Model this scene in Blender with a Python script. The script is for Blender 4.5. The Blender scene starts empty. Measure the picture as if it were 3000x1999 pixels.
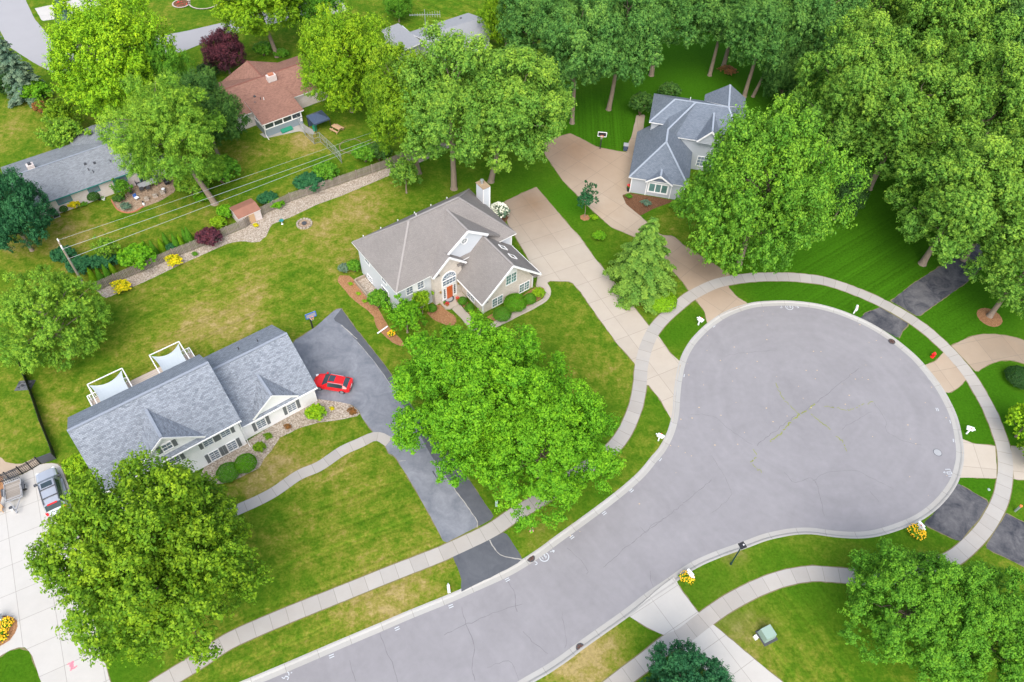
import bpy, math, random
import numpy as np
from mathutils import Vector, Matrix
from mathutils.geometry import delaunay_2d_cdt
R_ = math.radians
SC = bpy.context.scene
COL = SC.collection
# ---------------------------------------------------------------- camera, light, exposure
CAM_H, CAM_F, CAM_T, CAM_R = 72.0, 2250.0, R_(51), R_(2.75)   # metres, focal length in photo pixels, pitch, roll
cam = bpy.data.cameras.new('camera'); cam_o = bpy.data.objects.new('camera', cam); COL.objects.link(cam_o)
cam.sensor_width = 36.0; cam.lens = 36.0 * CAM_F / 3000.0; cam.clip_start = 1; cam.clip_end = 4000
cam_o.matrix_world = Matrix.Translation((0, 0, CAM_H)) @ Matrix.Rotation(R_(90) - CAM_T, 4, 'X') @ Matrix.Rotation(CAM_R, 4, 'Z')
SC.camera = cam_o
SUN = Vector((-0.02, -0.62, 0.78)).normalized()
wd = bpy.data.worlds.new('World'); SC.world = wd; wd.use_nodes = True
wn = wd.node_tree.nodes; wl = wd.node_tree.links
bg = wn['Background']; bg.inputs['Strength'].default_value = 0.135
sky = wn.new('ShaderNodeTexSky'); sky.sky_type = 'NISHITA'; sky.sun_disc = False
sky.sun_elevation = math.asin(SUN.z); sky.sun_rotation = math.atan2(SUN.x, SUN.y)
sky.air_density = 1.0; sky.dust_density = 3.0; sky.ozone_density = 1.0
hs = wn.new('ShaderNodeHueSaturation'); hs.inputs['Saturation'].default_value = 0.7
wl.new(sky.outputs[0], hs.inputs['Color']); wl.new(hs.outputs[0], bg.inputs['Color'])
sl = bpy.data.lights.new('sun', 'SUN'); sl.energy = 1.35; sl.angle = R_(55); sl.color = (1.0, 0.95, 0.87)
so = bpy.data.objects.new('sun', sl); COL.objects.link(so)
so.rotation_euler = SUN.to_track_quat('Z', 'Y').to_euler(); so.location = (-60, 60, 120)
SC.view_settings.view_transform = 'Standard'; SC.view_settings.look = 'None'
SC.view_settings.exposure = 1.2; SC.view_settings.gamma = 1.0

# ---------------------------------------------------------------- photo pixel -> point on a level plane
def ray(px, py):
    x = px - 1500.0; y = 999.5 - py
    c, s = math.cos(CAM_R), math.sin(CAM_R)
    x, y = c * x - s * y, s * x + c * y
    fy = CAM_F * math.cos(CAM_T) + y * math.sin(CAM_T); fz = -CAM_F * math.sin(CAM_T) + y * math.cos(CAM_T)
    return x / -fz, fy / -fz
def at(p, z=0.0):
    a, b = ray(*p); k = CAM_H - z
    return (a * k, b * k)
def depth(x, y, z):
    return y * math.cos(CAM_T) + (CAM_H - z) * math.sin(CAM_T)
def tl(c, r, s):      # tracing tiles of the survey: "x,y x,y" -> photo pixels
    return [(c * 1000 + float(a.split(',')[0]) / 2.3525, r * 666.5 + float(a.split(',')[1]) / 2.3525) for a in s.split()]
def tg(c, r, s, z=0.0): return [at(p, z) for p in tl(c, r, s)]
def one(c, r, x, y, z=0.0): return at((c * 1000 + x / 2.3525, r * 666.5 + y / 2.3525), z)
def cr(pts, n=6):     # smooth open curve through the points
    P = [np.array(p, float) for p in pts]; P = [2 * P[0] - P[1]] + P + [2 * P[-1] - P[-2]]; out = []
    for i in range(1, len(P) - 2):
        for k in range(n):
            t = k / n; a, b, c, d = P[i - 1:i + 3]
            out.append(tuple(.5 * (2 * b + (c - a) * t + (2 * a - 5 * b + 4 * c - d) * t * t + (3 * b - a - 3 * c + d) * t ** 3)))
    out.append(tuple(P[-2])); return out
def resample(pts, d):
    P = np.array(pts); s = np.r_[0, np.cumsum(np.hypot(*np.diff(P, axis=0).T))]; n = max(2, int(s[-1] / d) + 1)
    t = np.linspace(0, s[-1], n); return [(np.interp(k, s, P[:, 0]), np.interp(k, s, P[:, 1])) for k in t]
def wob(pts, amp=.04, d=.5, seed=1):   # cut grass edges are never ruler straight
    rr = random.Random(seed); q = resample(list(pts) + [pts[0]], d)[:-1]
    return [(x + rr.uniform(-amp, amp), y + rr.uniform(-amp, amp)) for x, y in q]

# ---------------------------------------------------------------- mesh helpers
class MB:
    def __init__(s): s.v = []; s.f = []; s.m = []; s.uv = []
    def face(s, pts, m=0, uv=None):
        i = len(s.v); s.v += [tuple(p) for p in pts]; s.f.append(tuple(range(i, i + len(pts)))); s.m.append(m)
        s.uv.append(uv if uv else [(p[0], p[1]) for p in pts])
    def box(s, c, d, rz=0.0, m=0, taper=1.0):
        x, y, z = d[0] / 2, d[1] / 2, d[2] / 2; C, S = math.cos(rz), math.sin(rz)
        q = []
        for k, zz in ((1, -z), (taper, z)):
            for a, b in ((-x, -y), (x, -y), (x, y), (-x, y)):
                a *= k; b *= k; q.append((c[0] + C * a - S * b, c[1] + S * a + C * b, c[2] + zz))
        for f in ((3, 2, 1, 0), (4, 5, 6, 7), (0, 1, 5, 4), (1, 2, 6, 5), (2, 3, 7, 6), (3, 0, 4, 7)):
            pts = [q[i] for i in f]
            s.face(pts, m, [(p[0] + p[1], p[2]) if f[0] != 3 and f[0] != 4 else (p[0], p[1]) for p in pts])
        return s
    def b2(s, x0, x1, y0, y1, z0, z1, m=0): return s.box(((x0 + x1) / 2, (y0 + y1) / 2, (z0 + z1) / 2), (abs(x1 - x0), abs(y1 - y0), abs(z1 - z0)), 0, m)
    def bar(s, a, b, w, h=None, m=0):   # rectangular bar from a to b
        a = Vector(a); b = Vector(b); d = (b - a).normalized(); h = h or w
        up = Vector((0, 0, 1)) if abs(d.z) < .95 else Vector((0, 1, 0))
        n = d.cross(up).normalized() * w / 2; u = n.cross(d).normalized() * h / 2
        q = [p + e for p in (a, b) for e in (-n - u, n - u, n + u, -n + u)]
        for f in ((3, 2, 1, 0), (4, 5, 6, 7), (0, 1, 5, 4), (1, 2, 6, 5), (2, 3, 7, 6), (3, 0, 4, 7)): s.face([q[i] for i in f], m)
        return s
    def prism(s, poly, z0, z1, m=0, cap=True):
        n = len(poly); ar = sum(poly[i][0] * poly[(i + 1) % n][1] - poly[(i + 1) % n][0] * poly[i][1] for i in range(n))
        if ar < 0: poly = poly[::-1]
        L = 0
        for i in range(n):
            a = poly[i]; b = poly[(i + 1) % n]; l = math.hypot(b[0] - a[0], b[1] - a[1])
            s.face([(a[0], a[1], z0), (b[0], b[1], z0), (b[0], b[1], z1), (a[0], a[1], z1)], m, [(L, z0), (L + l, z0), (L + l, z1), (L, z1)]); L += l
        if cap:
            s.face([(p[0], p[1], z1) for p in poly], m); s.face([(p[0], p[1], z0) for p in poly[::-1]], m)
        return s
    def wallpoly(s, pts, off, m=0):     # upright polygon (u,v,z) thickened by off=(du,dv)
        n = len(pts); q = [(p[0] + off[0], p[1] + off[1], p[2]) for p in pts]
        uv = [(p[0] + p[1], p[2]) for p in pts]
        s.face(pts, m, uv); s.face(q[::-1], m, uv[::-1])
        for i in range(n):
            j = (i + 1) % n; s.face([pts[i], q[i], q[j], pts[j]], m, [uv[i], uv[i], uv[j], uv[j]])
        return s
    def slab(s, pts, th=.17):           # roof plane: shingles on top, white fascia on the edges
        P = [Vector(p) for p in pts]; n = (P[1] - P[0]).cross(P[2] - P[0]).normalized()
        if n.z < 0: P = P[::-1]; n = -n
        h = Vector((0, 0, 1)).cross(n); h = h.normalized() if h.length > 1e-4 else Vector((1, 0, 0)); g = n.cross(h)
        s.face(P, 0, [(p.dot(h), p.dot(g)) for p in P])
        Q = [p - Vector((0, 0, th)) for p in P]; s.face(Q[::-1], 1)
        for i in range(len(P)):
            j = (i + 1) % len(P); s.face([P[i], Q[i], Q[j], P[j]], 1)
        return s
    def tube(s, path, rad, n=8, m=0, cap=True):
        P = [Vector(p) for p in path]; rings = []; base = len(s.v)
        for i, p in enumerate(P):
            d = (P[min(i + 1, len(P) - 1)] - P[max(i - 1, 0)]).normalized()
            up = Vector((0, 0, 1)) if abs(d.z) < .9 else Vector((1, 0, 0))
            a = d.cross(up).normalized(); b = a.cross(d)
            r = rad[i] if isinstance(rad, (list, tuple)) else rad
            s.v += [tuple(p + (a * math.cos(t) + b * math.sin(t)) * r) for t in [2 * math.pi * k / n for k in range(n)]]
        for i in range(len(P) - 1):
            for k in range(n):
                s.f.append((base + i * n + k, base + i * n + (k + 1) % n, base + (i + 1) * n + (k + 1) % n, base + (i + 1) * n + k)); s.m.append(m)
                s.uv.append([(k / n, i), ((k + 1) / n, i), ((k + 1) / n, i + 1), (k / n, i + 1)])
        if cap:
            for i0, rev in ((0, False), (len(P) - 1, True)):
                ids = [base + i0 * n + k for k in range(n)]
                s.f.append(tuple(ids[::-1] if rev else ids)); s.m.append(m); s.uv.append([(0, 0)] * n)
        return s
    def lathe(s, prof, c=(0, 0, 0), n=16, m=0, axis='Z'):
        base = len(s.v)
        for r, z in prof:
            for k in range(n):
                t = 2 * math.pi * k / n; x, y = r * math.cos(t), r * math.sin(t)
                s.v.append((c[0] + x, c[1] + y, c[2] + z) if axis == 'Z' else (c[0] + x, c[1] + z, c[2] + y))
        for i in range(len(prof) - 1):
            for k in range(n):
                s.f.append((base + i * n + k, base + i * n + (k + 1) % n, base + (i + 1) * n + (k + 1) % n, base + (i + 1) * n + k)); s.m.append(m)
                s.uv.append([(0, 0)] * 4)
        s.f.append(tuple(base + k for k in range(n))[::-1]); s.m.append(m); s.uv.append([(0, 0)] * n)
        s.f.append(tuple(base + (len(prof) - 1) * n + k for k in range(n))); s.m.append(m); s.uv.append([(0, 0)] * n)
        return s
    def mesh(s, name, mats, smooth=False):
        me = bpy.data.meshes.new(name); me.from_pydata(s.v, [], s.f)
        for mt in (mats if isinstance(mats, (list, tuple)) else [mats]): me.materials.append(mt)
        me.polygons.foreach_set('material_index', s.m)
        ul = me.uv_layers.new(name='UVMap'); flat = [c for u in s.uv for p in u for c in p]
        ul.data.foreach_set('uv', flat)
        if smooth: me.polygons.foreach_set('use_smooth', [True] * len(s.f))
        me.update(); return me
    def build(s, name, mats, parent=None, loc=(0, 0, 0), rz=0.0, smooth=False):
        o = bpy.data.objects.new(name, s.mesh(name, mats, smooth)); COL.objects.link(o)
        o.location = loc; o.rotation_euler = (0, 0, rz)
        if parent: o.parent = parent
        return o
def tag(o, label=None, cat=None, group=None, kind=None):
    if label: o['label'] = label
    if cat: o['category'] = cat
    if group: o['group'] = group
    if kind: o['kind'] = kind
    return o
def thing(name, label, cat, loc=(0, 0, 0), rz=0.0, group=None):
    o = bpy.data.objects.new(name, None); COL.objects.link(o); o.empty_display_size = .5
    o.location = loc if len(loc) == 3 else (loc[0], loc[1], 0); o.rotation_euler = (0, 0, rz)
    return tag(o, label, cat, group)
def dup(root, loc, rz=0.0, label=None, group=None, scale=None):
    r = root.copy(); COL.objects.link(r); r.location = loc if len(loc) == 3 else (loc[0], loc[1], 0); r.rotation_euler = (0, 0, rz)
    if label: r['label'] = label
    if group: r['group'] = group
    if scale: r.scale = scale
    for ch in list(root.children):
        c = ch.copy(); COL.objects.link(c); c.parent = r
        for g in ch.children:
            d = g.copy(); COL.objects.link(d); d.parent = c
    return r

# ---------------------------------------------------------------- materials
class NT:
    def __init__(s, name):
        s.mat = bpy.data.materials.new(name); s.mat.use_nodes = True; s.n = s.mat.node_tree.nodes; s.l = s.mat.node_tree.links
        s.b = s.n['Principled BSDF']; s.out = s.n['Material Output']
    def new(s, t, **k):
        x = s.n.new(t)
        for a, b in k.items(): setattr(x, a, b)
        return x
    def plug(s, a, b):
        if hasattr(a, 'outputs'): a = a.outputs[0]
        if hasattr(a, 'is_output'): s.l.new(a, b)
        else: b.default_value = a
    def math(s, op, a, b=0.0, clamp=False):
        x = s.new('ShaderNodeMath', operation=op); x.use_clamp = clamp; s.plug(a, x.inputs[0]); s.plug(b, x.inputs[1]); return x.outputs[0]
    def mix(s, f, a, b, typ='MIX'):
        x = s.new('ShaderNodeMix', data_type='RGBA', blend_type=typ); s.plug(f, x.inputs[0])
        for v, i in ((a, 6), (b, 7)):
            if isinstance(v, tuple): v = v + (1,) if len(v) == 3 else v
            s.plug(v, x.inputs[i])
        return x.outputs[2]
    def noise(s, scale, detail=4, rough=.55, vec=None, dist=0.0):
        x = s.new('ShaderNodeTexNoise'); x.inputs['Scale'].default_value = scale; x.inputs['Detail'].default_value = detail
        x.inputs['Roughness'].default_value = rough; x.inputs['Distortion'].default_value = dist
        s.plug(vec if vec is not None else s.pos(), x.inputs['Vector']); return x.outputs['Fac']
    def pos(s):
        if not hasattr(s, '_p'): s._p = s.new('ShaderNodeNewGeometry').outputs['Position']
        return s._p
    def obj(s):
        if not hasattr(s, '_o'): s._o = s.new('ShaderNodeTexCoord').outputs['Object']
        return s._o
    def uv(s):
        if not hasattr(s, '_u'): s._u = s.new('ShaderNodeUVMap').outputs[0]
        return s._u
    def ramp(s, f, stops):
        x = s.new('ShaderNodeValToRGB'); s.plug(f, x.inputs[0]); e = x.color_ramp.elements
        while len(e) < len(stops): e.new(.5)
        for i, (p, c) in enumerate(stops): e[i].position = p; e[i].color = (c + (1,)) if len(c) == 3 else c
        return x.outputs[0]
    def attr(s, name):
        x = s.new('ShaderNodeAttribute'); x.attribute_name = name; return x
    def sep(s, v):
        x = s.new('ShaderNodeSeparateXYZ'); s.plug(v, x.inputs[0]); return x.outputs
    def done(s, col=None, rough=.8, bump=None, bs=.3, bd=.02, spec=.3, metal=0.0):
        if col is not None:
            if isinstance(col, tuple): s.b.inputs['Base Color'].default_value = col + (1,)
            else: s.plug(col, s.b.inputs['Base Color'])
        s.plug(rough, s.b.inputs['Roughness']); s.b.inputs['Specular IOR Level'].default_value = spec; s.b.inputs['Metallic'].default_value = metal
        if bump is not None:
            x = s.new('ShaderNodeBump'); x.inputs['Strength'].default_value = bs; x.inputs['Distance'].default_value = bd
            s.plug(bump, x.inputs['Height']); s.l.new(x.outputs[0], s.b.inputs['Normal'])
        return s.mat
def val(c, k): return tuple(min(1, a * k) for a in c)
def plain(name, col, rough=.6, amt=.12, scale=6.0, metal=0.0, spec=.4, coat=0.0):
    n = NT(name); f = n.noise(scale, 3, .6, n.obj())
    m = n.done(n.mix(f, val(col, 1 - amt), val(col, 1 + amt)), rough, f, .1, .01, spec, metal)
    if coat: n.b.inputs['Coat Weight'].default_value = coat; n.b.inputs['Coat Roughness'].default_value = .06
    return m
def m_grass():
    n = NT('grass'); P = n.pos(); A = n.attr('lawn'); r, g, b = n.sep(A.outputs['Color'])[0:3]
    big = n.noise(.16, 4, .6); mid = n.noise(.9, 5, .7, dist=.2); fine = n.noise(4.5, 3, .7); vf = n.noise(3.6, 4, .75)
    dry = n.math('ADD', n.math('MULTIPLY', n.math('SUBTRACT', big, .5), 1.3), n.math('MULTIPLY', n.math('SUBTRACT', mid, .5), 1.5))
    dry = n.math('ADD', dry, n.math('MULTIPLY', n.math('SUBTRACT', fine, .5), .7))
    dry = n.math('ADD', n.math('MULTIPLY', dry, n.math('SUBTRACT', 1.0, n.math('MULTIPLY', g, .75))), n.math('ADD', r, .235), True)
    c = n.ramp(dry, [(0, (.048, .122, .006)), (.28, (.085, .150, .010)), (.52, (.15, .178, .020)), (.76, (.225, .195, .05)), (1, (.30, .235, .10))])
    c = n.mix(n.math('MULTIPLY', g, 1.0, True), c, n.mix(fine, (.022, .088, .003), (.052, .152, .006)))
    S = n.attr('stripe'); st = n.sep(S.outputs['Vector'])
    d = n.new('ShaderNodeVectorMath', operation='DOT_PRODUCT'); n.plug(P, d.inputs[0]); n.l.new(S.outputs['Vector'], d.inputs[1])
    ph = n.math('ADD', d.outputs['Value'], n.math('MULTIPLY', mid, 1.2))
    ln1 = n.new('ShaderNodeTexNoise', noise_dimensions='1D'); ln1.inputs['Scale'].default_value = .9; ln1.inputs['Detail'].default_value = 4; n.plug(ph, ln1.inputs['W'])
    w = n.math('MULTIPLY', n.math('ADD', n.math('MULTIPLY', n.math('SINE', ph), .06), n.math('MULTIPLY', n.math('SUBTRACT', ln1.outputs['Fac'], .5), .75)), n.math('MULTIPLY', b, .9))
    k = n.math('ADD', n.math('ADD', 1.0, w), n.math('ADD', n.math('MULTIPLY', n.math('SUBTRACT', vf, .5), 1.0), n.math('MULTIPLY', n.math('SUBTRACT', mid, .5), .25)))
    x = n.new('ShaderNodeVectorMath', operation='SCALE'); n.plug(c, x.inputs[0]); n.plug(k, x.inputs['Scale'])
    return n.done(x.outputs[0], .95, vf, .6, .08, .03)
def m_asphalt(name, base, warm=0.0, streak=.1):
    n = NT(name); a = n.noise(.22, 5, .6, dist=.8); b = n.noise(1.6, 4, .6); c = n.noise(30, 2, .7)
    f = n.math('ADD', n.math('MULTIPLY', a, .55), n.math('MULTIPLY', b, .3)); f = n.math('ADD', f, n.math('MULTIPLY', c, .15))
    col = n.mix(n.ramp(f, [(.3, (0, 0, 0)), (.7, (1, 1, 1))]), val(base, 1 - streak), val(base, 1 + streak))
    return n, col, c
def m_road():
    n, col, c = m_asphalt('road_asphalt', (.236, .231, .247), 0, .12)
    # faint turning bands round the bulb of the close
    cx, cy = BULB
    p = n.new('ShaderNodeVectorMath', operation='SUBTRACT'); n.plug(n.pos(), p.inputs[0]); p.inputs[1].default_value = (cx, cy, 0)
    ln = n.new('ShaderNodeVectorMath', operation='LENGTH'); n.plug(p.outputs[0], ln.inputs[0])
    wv = n.new('ShaderNodeTexNoise', noise_dimensions='1D'); wv.inputs['Scale'].default_value = 1.1; wv.inputs['Detail'].default_value = 5
    n.plug(n.math('ADD', ln.outputs['Value'], n.math('MULTIPLY', n.noise(.12, 2), 2.5)), wv.inputs['W'])
    k = n.math('ADD', n.math('ADD', .86, n.math('MULTIPLY', wv.outputs['Fac'], .10)), n.math('MULTIPLY', n.noise(.07, 4, .65), .18))
    x = n.new('ShaderNodeVectorMath', operation='SCALE'); n.plug(col, x.inputs[0]); n.plug(k, x.inputs['Scale'])
    return n.done(x.outputs[0], .88, c, .25, .02, .25)
def m_drive(name, base, dark, amt):
    n = NT(name); a = n.noise(.45, 5, .62, dist=1.0); c = n.noise(28, 2, .7); b = n.noise(3, 4, .7)
    f = n.math('ADD', n.math('MULTIPLY', a, .75), n.math('MULTIPLY', b, .25))
    col = n.mix(n.ramp(f, [(.5 - amt, (0, 0, 0)), (.5 + amt, (1, 1, 1))]), dark, base)
    return n.done(n.mix(n.math('MULTIPLY', c, .35), col, val(dark, .6)), .8, c, .25, .02, .3)
def m_concrete(name, base, ju=1.5, jv=0.0, var=.07, stain=(.30, .22, .14), st=.18, spots=()):
    n = NT(name); u, v, _ = n.sep(n.uv()); a = n.noise(.7, 5, .65); c = n.noise(24, 3, .7); e = n.noise(.16, 4, .6)
    col = n.mix(a, val(base, .90), val(base, 1.07))
    for (sx, sy, sr, sc) in spots:
        q = n.new('ShaderNodeVectorMath', operation='DISTANCE'); n.plug(n.pos(), q.inputs[0]); q.inputs[1].default_value = (sx, sy, 0)
        f = n.math('SUBTRACT', 1.0, n.math('DIVIDE', n.math('ADD', q.outputs['Value'], n.math('MULTIPLY', e, sr * .5)), sr * 1.25), True)
        col = n.mix(n.math('MULTIPLY', f, 1.15, True), col, n.mix(a, val(sc, .85), val(sc, 1.15)))
    col = n.mix(n.math('MULTIPLY', n.ramp(e, [(.42, (0, 0, 0)), (.72, (1, 1, 1))]), st), col, stain)
    def joint(x, step):
        t = n.math('DIVIDE', x, step); fr = n.math('FRACT', t); d = n.math('MINIMUM', fr, n.math('SUBTRACT', 1.0, fr))
        return n.math('LESS_THAN', n.math('MULTIPLY', d, step), .022), n.math('FLOOR', t)
    j, iu = joint(u, ju); idv = iu
    if jv:
        j2, iv = joint(v, jv); j = n.math('MAXIMUM', j, j2); idv = n.math('ADD', iu, n.math('MULTIPLY', iv, 17.3))
    w = n.new('ShaderNodeTexWhiteNoise', noise_dimensions='1D'); n.plug(idv, w.inputs['W'])
    k = n.math('ADD', 1 - var, n.math('MULTIPLY', w.outputs['Value'], 2 * var)); k = n.math('MULTIPLY', k, n.math('ADD', .92, n.math('MULTIPLY', c, .16)))
    x = n.new('ShaderNodeVectorMath', operation='SCALE'); n.plug(col, x.inputs[0]); n.plug(k, x.inputs['Scale'])
    return n.done(n.mix(n.math('MULTIPLY', j, .55), x.outputs[0], (.13, .12, .10)), .85, c, .2, .02, .3)
def m_shingle(name, a, b, c, blotch=.5, sx=.34, sy=.15):
    n = NT(name)
    t = n.new('ShaderNodeTexBrick'); t.offset = .5; n.plug(n.uv(), t.inputs['Vector'])
    t.inputs['Color1'].default_value = a + (1,); t.inputs['Color2'].default_value = b + (1,); t.inputs['Mortar'].default_value = c + (1,)
    t.inputs['Scale'].default_value = 1; t.inputs['Mortar Size'].default_value = .012; t.inputs['Brick Width'].default_value = sx; t.inputs['Row Height'].default_value = sy
    f = n.noise(3.2, 4, .75); g = n.noise(.4, 4); h = n.noise(12, 2, .7)
    col = n.mix(n.math('MULTIPLY', n.ramp(f, [(.38, (0, 0, 0)), (.62, (1, 1, 1))]), blotch), t.outputs['Color'], a)
    k = n.math('ADD', .66, n.math('ADD', n.math('MULTIPLY', g, .3), n.math('MULTIPLY', h, .38)))
    x = n.new('ShaderNodeVectorMath', operation='SCALE'); n.plug(col, x.inputs[0]); n.plug(k, x.inputs['Scale'])
    return n.done(x.outputs[0], .9, t.outputs['Fac'], .5, .02, .2)
def m_siding(name, base, step=.13):
    n = NT(name); u, v, z = n.sep(n.obj()); fr = n.math('FRACT', n.math('DIVIDE', z, step))
    g = n.noise(.6, 3, vec=n.obj())
    col = n.mix(g, val(base, .96), val(base, 1.03))
    return n.done(n.mix(n.math('MULTIPLY', n.math('LESS_THAN', fr, .12), .35), col, val(base, .55)), .55, fr, .4, .02, .35)
def m_brick(name, a, b, mo, sx=.24, sy=.085):
    n = NT(name); t = n.new('ShaderNodeTexBrick'); n.plug(n.uv(), t.inputs['Vector'])
    t.inputs['Color1'].default_value = a + (1,); t.inputs['Color2'].default_value = b + (1,); t.inputs['Mortar'].default_value = mo + (1,)
    t.inputs['Scale'].default_value = 1; t.inputs['Mortar Size'].default_value = .012; t.inputs['Brick Width'].default_value = sx; t.inputs['Row Height'].default_value = sy
    f = n.noise(2.2, 4, .7, n.obj())
    return n.done(n.mix(n.math('MULTIPLY', f, .6), t.outputs['Color'], n.mix(f, val(a, .75), val(b, 1.2))), .85, t.outputs['Fac'], .4, .02, .2)
def m_speckle(name, cols, scale=6.0, scale2=25.0):
    n = NT(name); v = n.new('ShaderNodeTexVoronoi'); v.inputs['Scale'].default_value = scale2; n.plug(n.pos(), v.inputs['Vector'])
    w = n.sep(v.outputs['Color'])[0]; f = n.noise(scale, 4, .7)
    k = n.math('ADD', n.math('MULTIPLY', w, .6), n.math('MULTIPLY', f, .4))
    N = len(cols)
    return n.done(n.ramp(k, [(.15 + .7 * i / (N - 1), c) for i, c in enumerate(cols)]), .95, k, .8, .04, .1)
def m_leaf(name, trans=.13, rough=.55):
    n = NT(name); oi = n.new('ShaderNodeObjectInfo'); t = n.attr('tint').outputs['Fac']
    k = n.ramp(t, [(0, (.30, .42, .44)), (.38, (.70, .82, .76)), (.62, (1.2, 1.08, .92)), (1, (2.25, 1.62, 1.1))])  # low end darkened: shade of the gaps between boughs put into leaf colour
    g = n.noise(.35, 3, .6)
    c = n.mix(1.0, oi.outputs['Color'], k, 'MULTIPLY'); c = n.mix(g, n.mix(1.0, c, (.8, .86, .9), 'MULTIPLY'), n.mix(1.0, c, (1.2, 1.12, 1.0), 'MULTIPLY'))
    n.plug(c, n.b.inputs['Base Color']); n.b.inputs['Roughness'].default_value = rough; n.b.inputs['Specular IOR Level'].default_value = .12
    tr = n.new('ShaderNodeBsdfTranslucent'); n.plug(n.mix(1.0, c, (1.1, 1.2, .6), 'MULTIPLY'), tr.inputs['Color'])
    mx = n.new('ShaderNodeMixShader'); mx.inputs[0].default_value = trans
    n.l.new(n.b.outputs[0], mx.inputs[1]); n.l.new(tr.outputs[0], mx.inputs[2]); n.l.new(mx.outputs[0], n.out.inputs['Surface'])
    return n.mat
def m_bark(name, a, b):
    n = NT(name); u = n.obj(); mp = n.new('ShaderNodeMapping'); mp.inputs['Scale'].default_value = (6, 6, 1.2); n.plug(u, mp.inputs['Vector'])
    f = n.noise(1.5, 4, .7, mp.outputs[0]); return n.done(n.mix(f, a, b), .95, f, .8, .05, .1)
def m_glass(name, col=(.05, .07, .08), rough=.06):
    n = NT(name); f = n.noise(.8, 2, .5, n.obj()); return n.done(n.mix(f, val(col, .5), val(col, 1.6)), rough, spec=.9)
def m_wood(name, a, b, step=.14, axis=0):
    n = NT(name); q = n.sep(n.obj())[axis]; t = n.math('DIVIDE', q, step); w = n.new('ShaderNodeTexWhiteNoise', noise_dimensions='1D'); n.plug(n.math('FLOOR', t), w.inputs['W'])
    f = n.noise(3, 4, .7, n.obj()); k = n.math('ADD', n.math('MULTIPLY', w.outputs['Value'], .5), n.math('MULTIPLY', f, .5))
    col = n.mix(k, a, b); gap = n.math('LESS_THAN', n.math('FRACT', t), .1)
    return n.done(n.mix(n.math('MULTIPLY', gap, .6), col, val(a, .35)), .85, k, .4, .02, .2)

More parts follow.
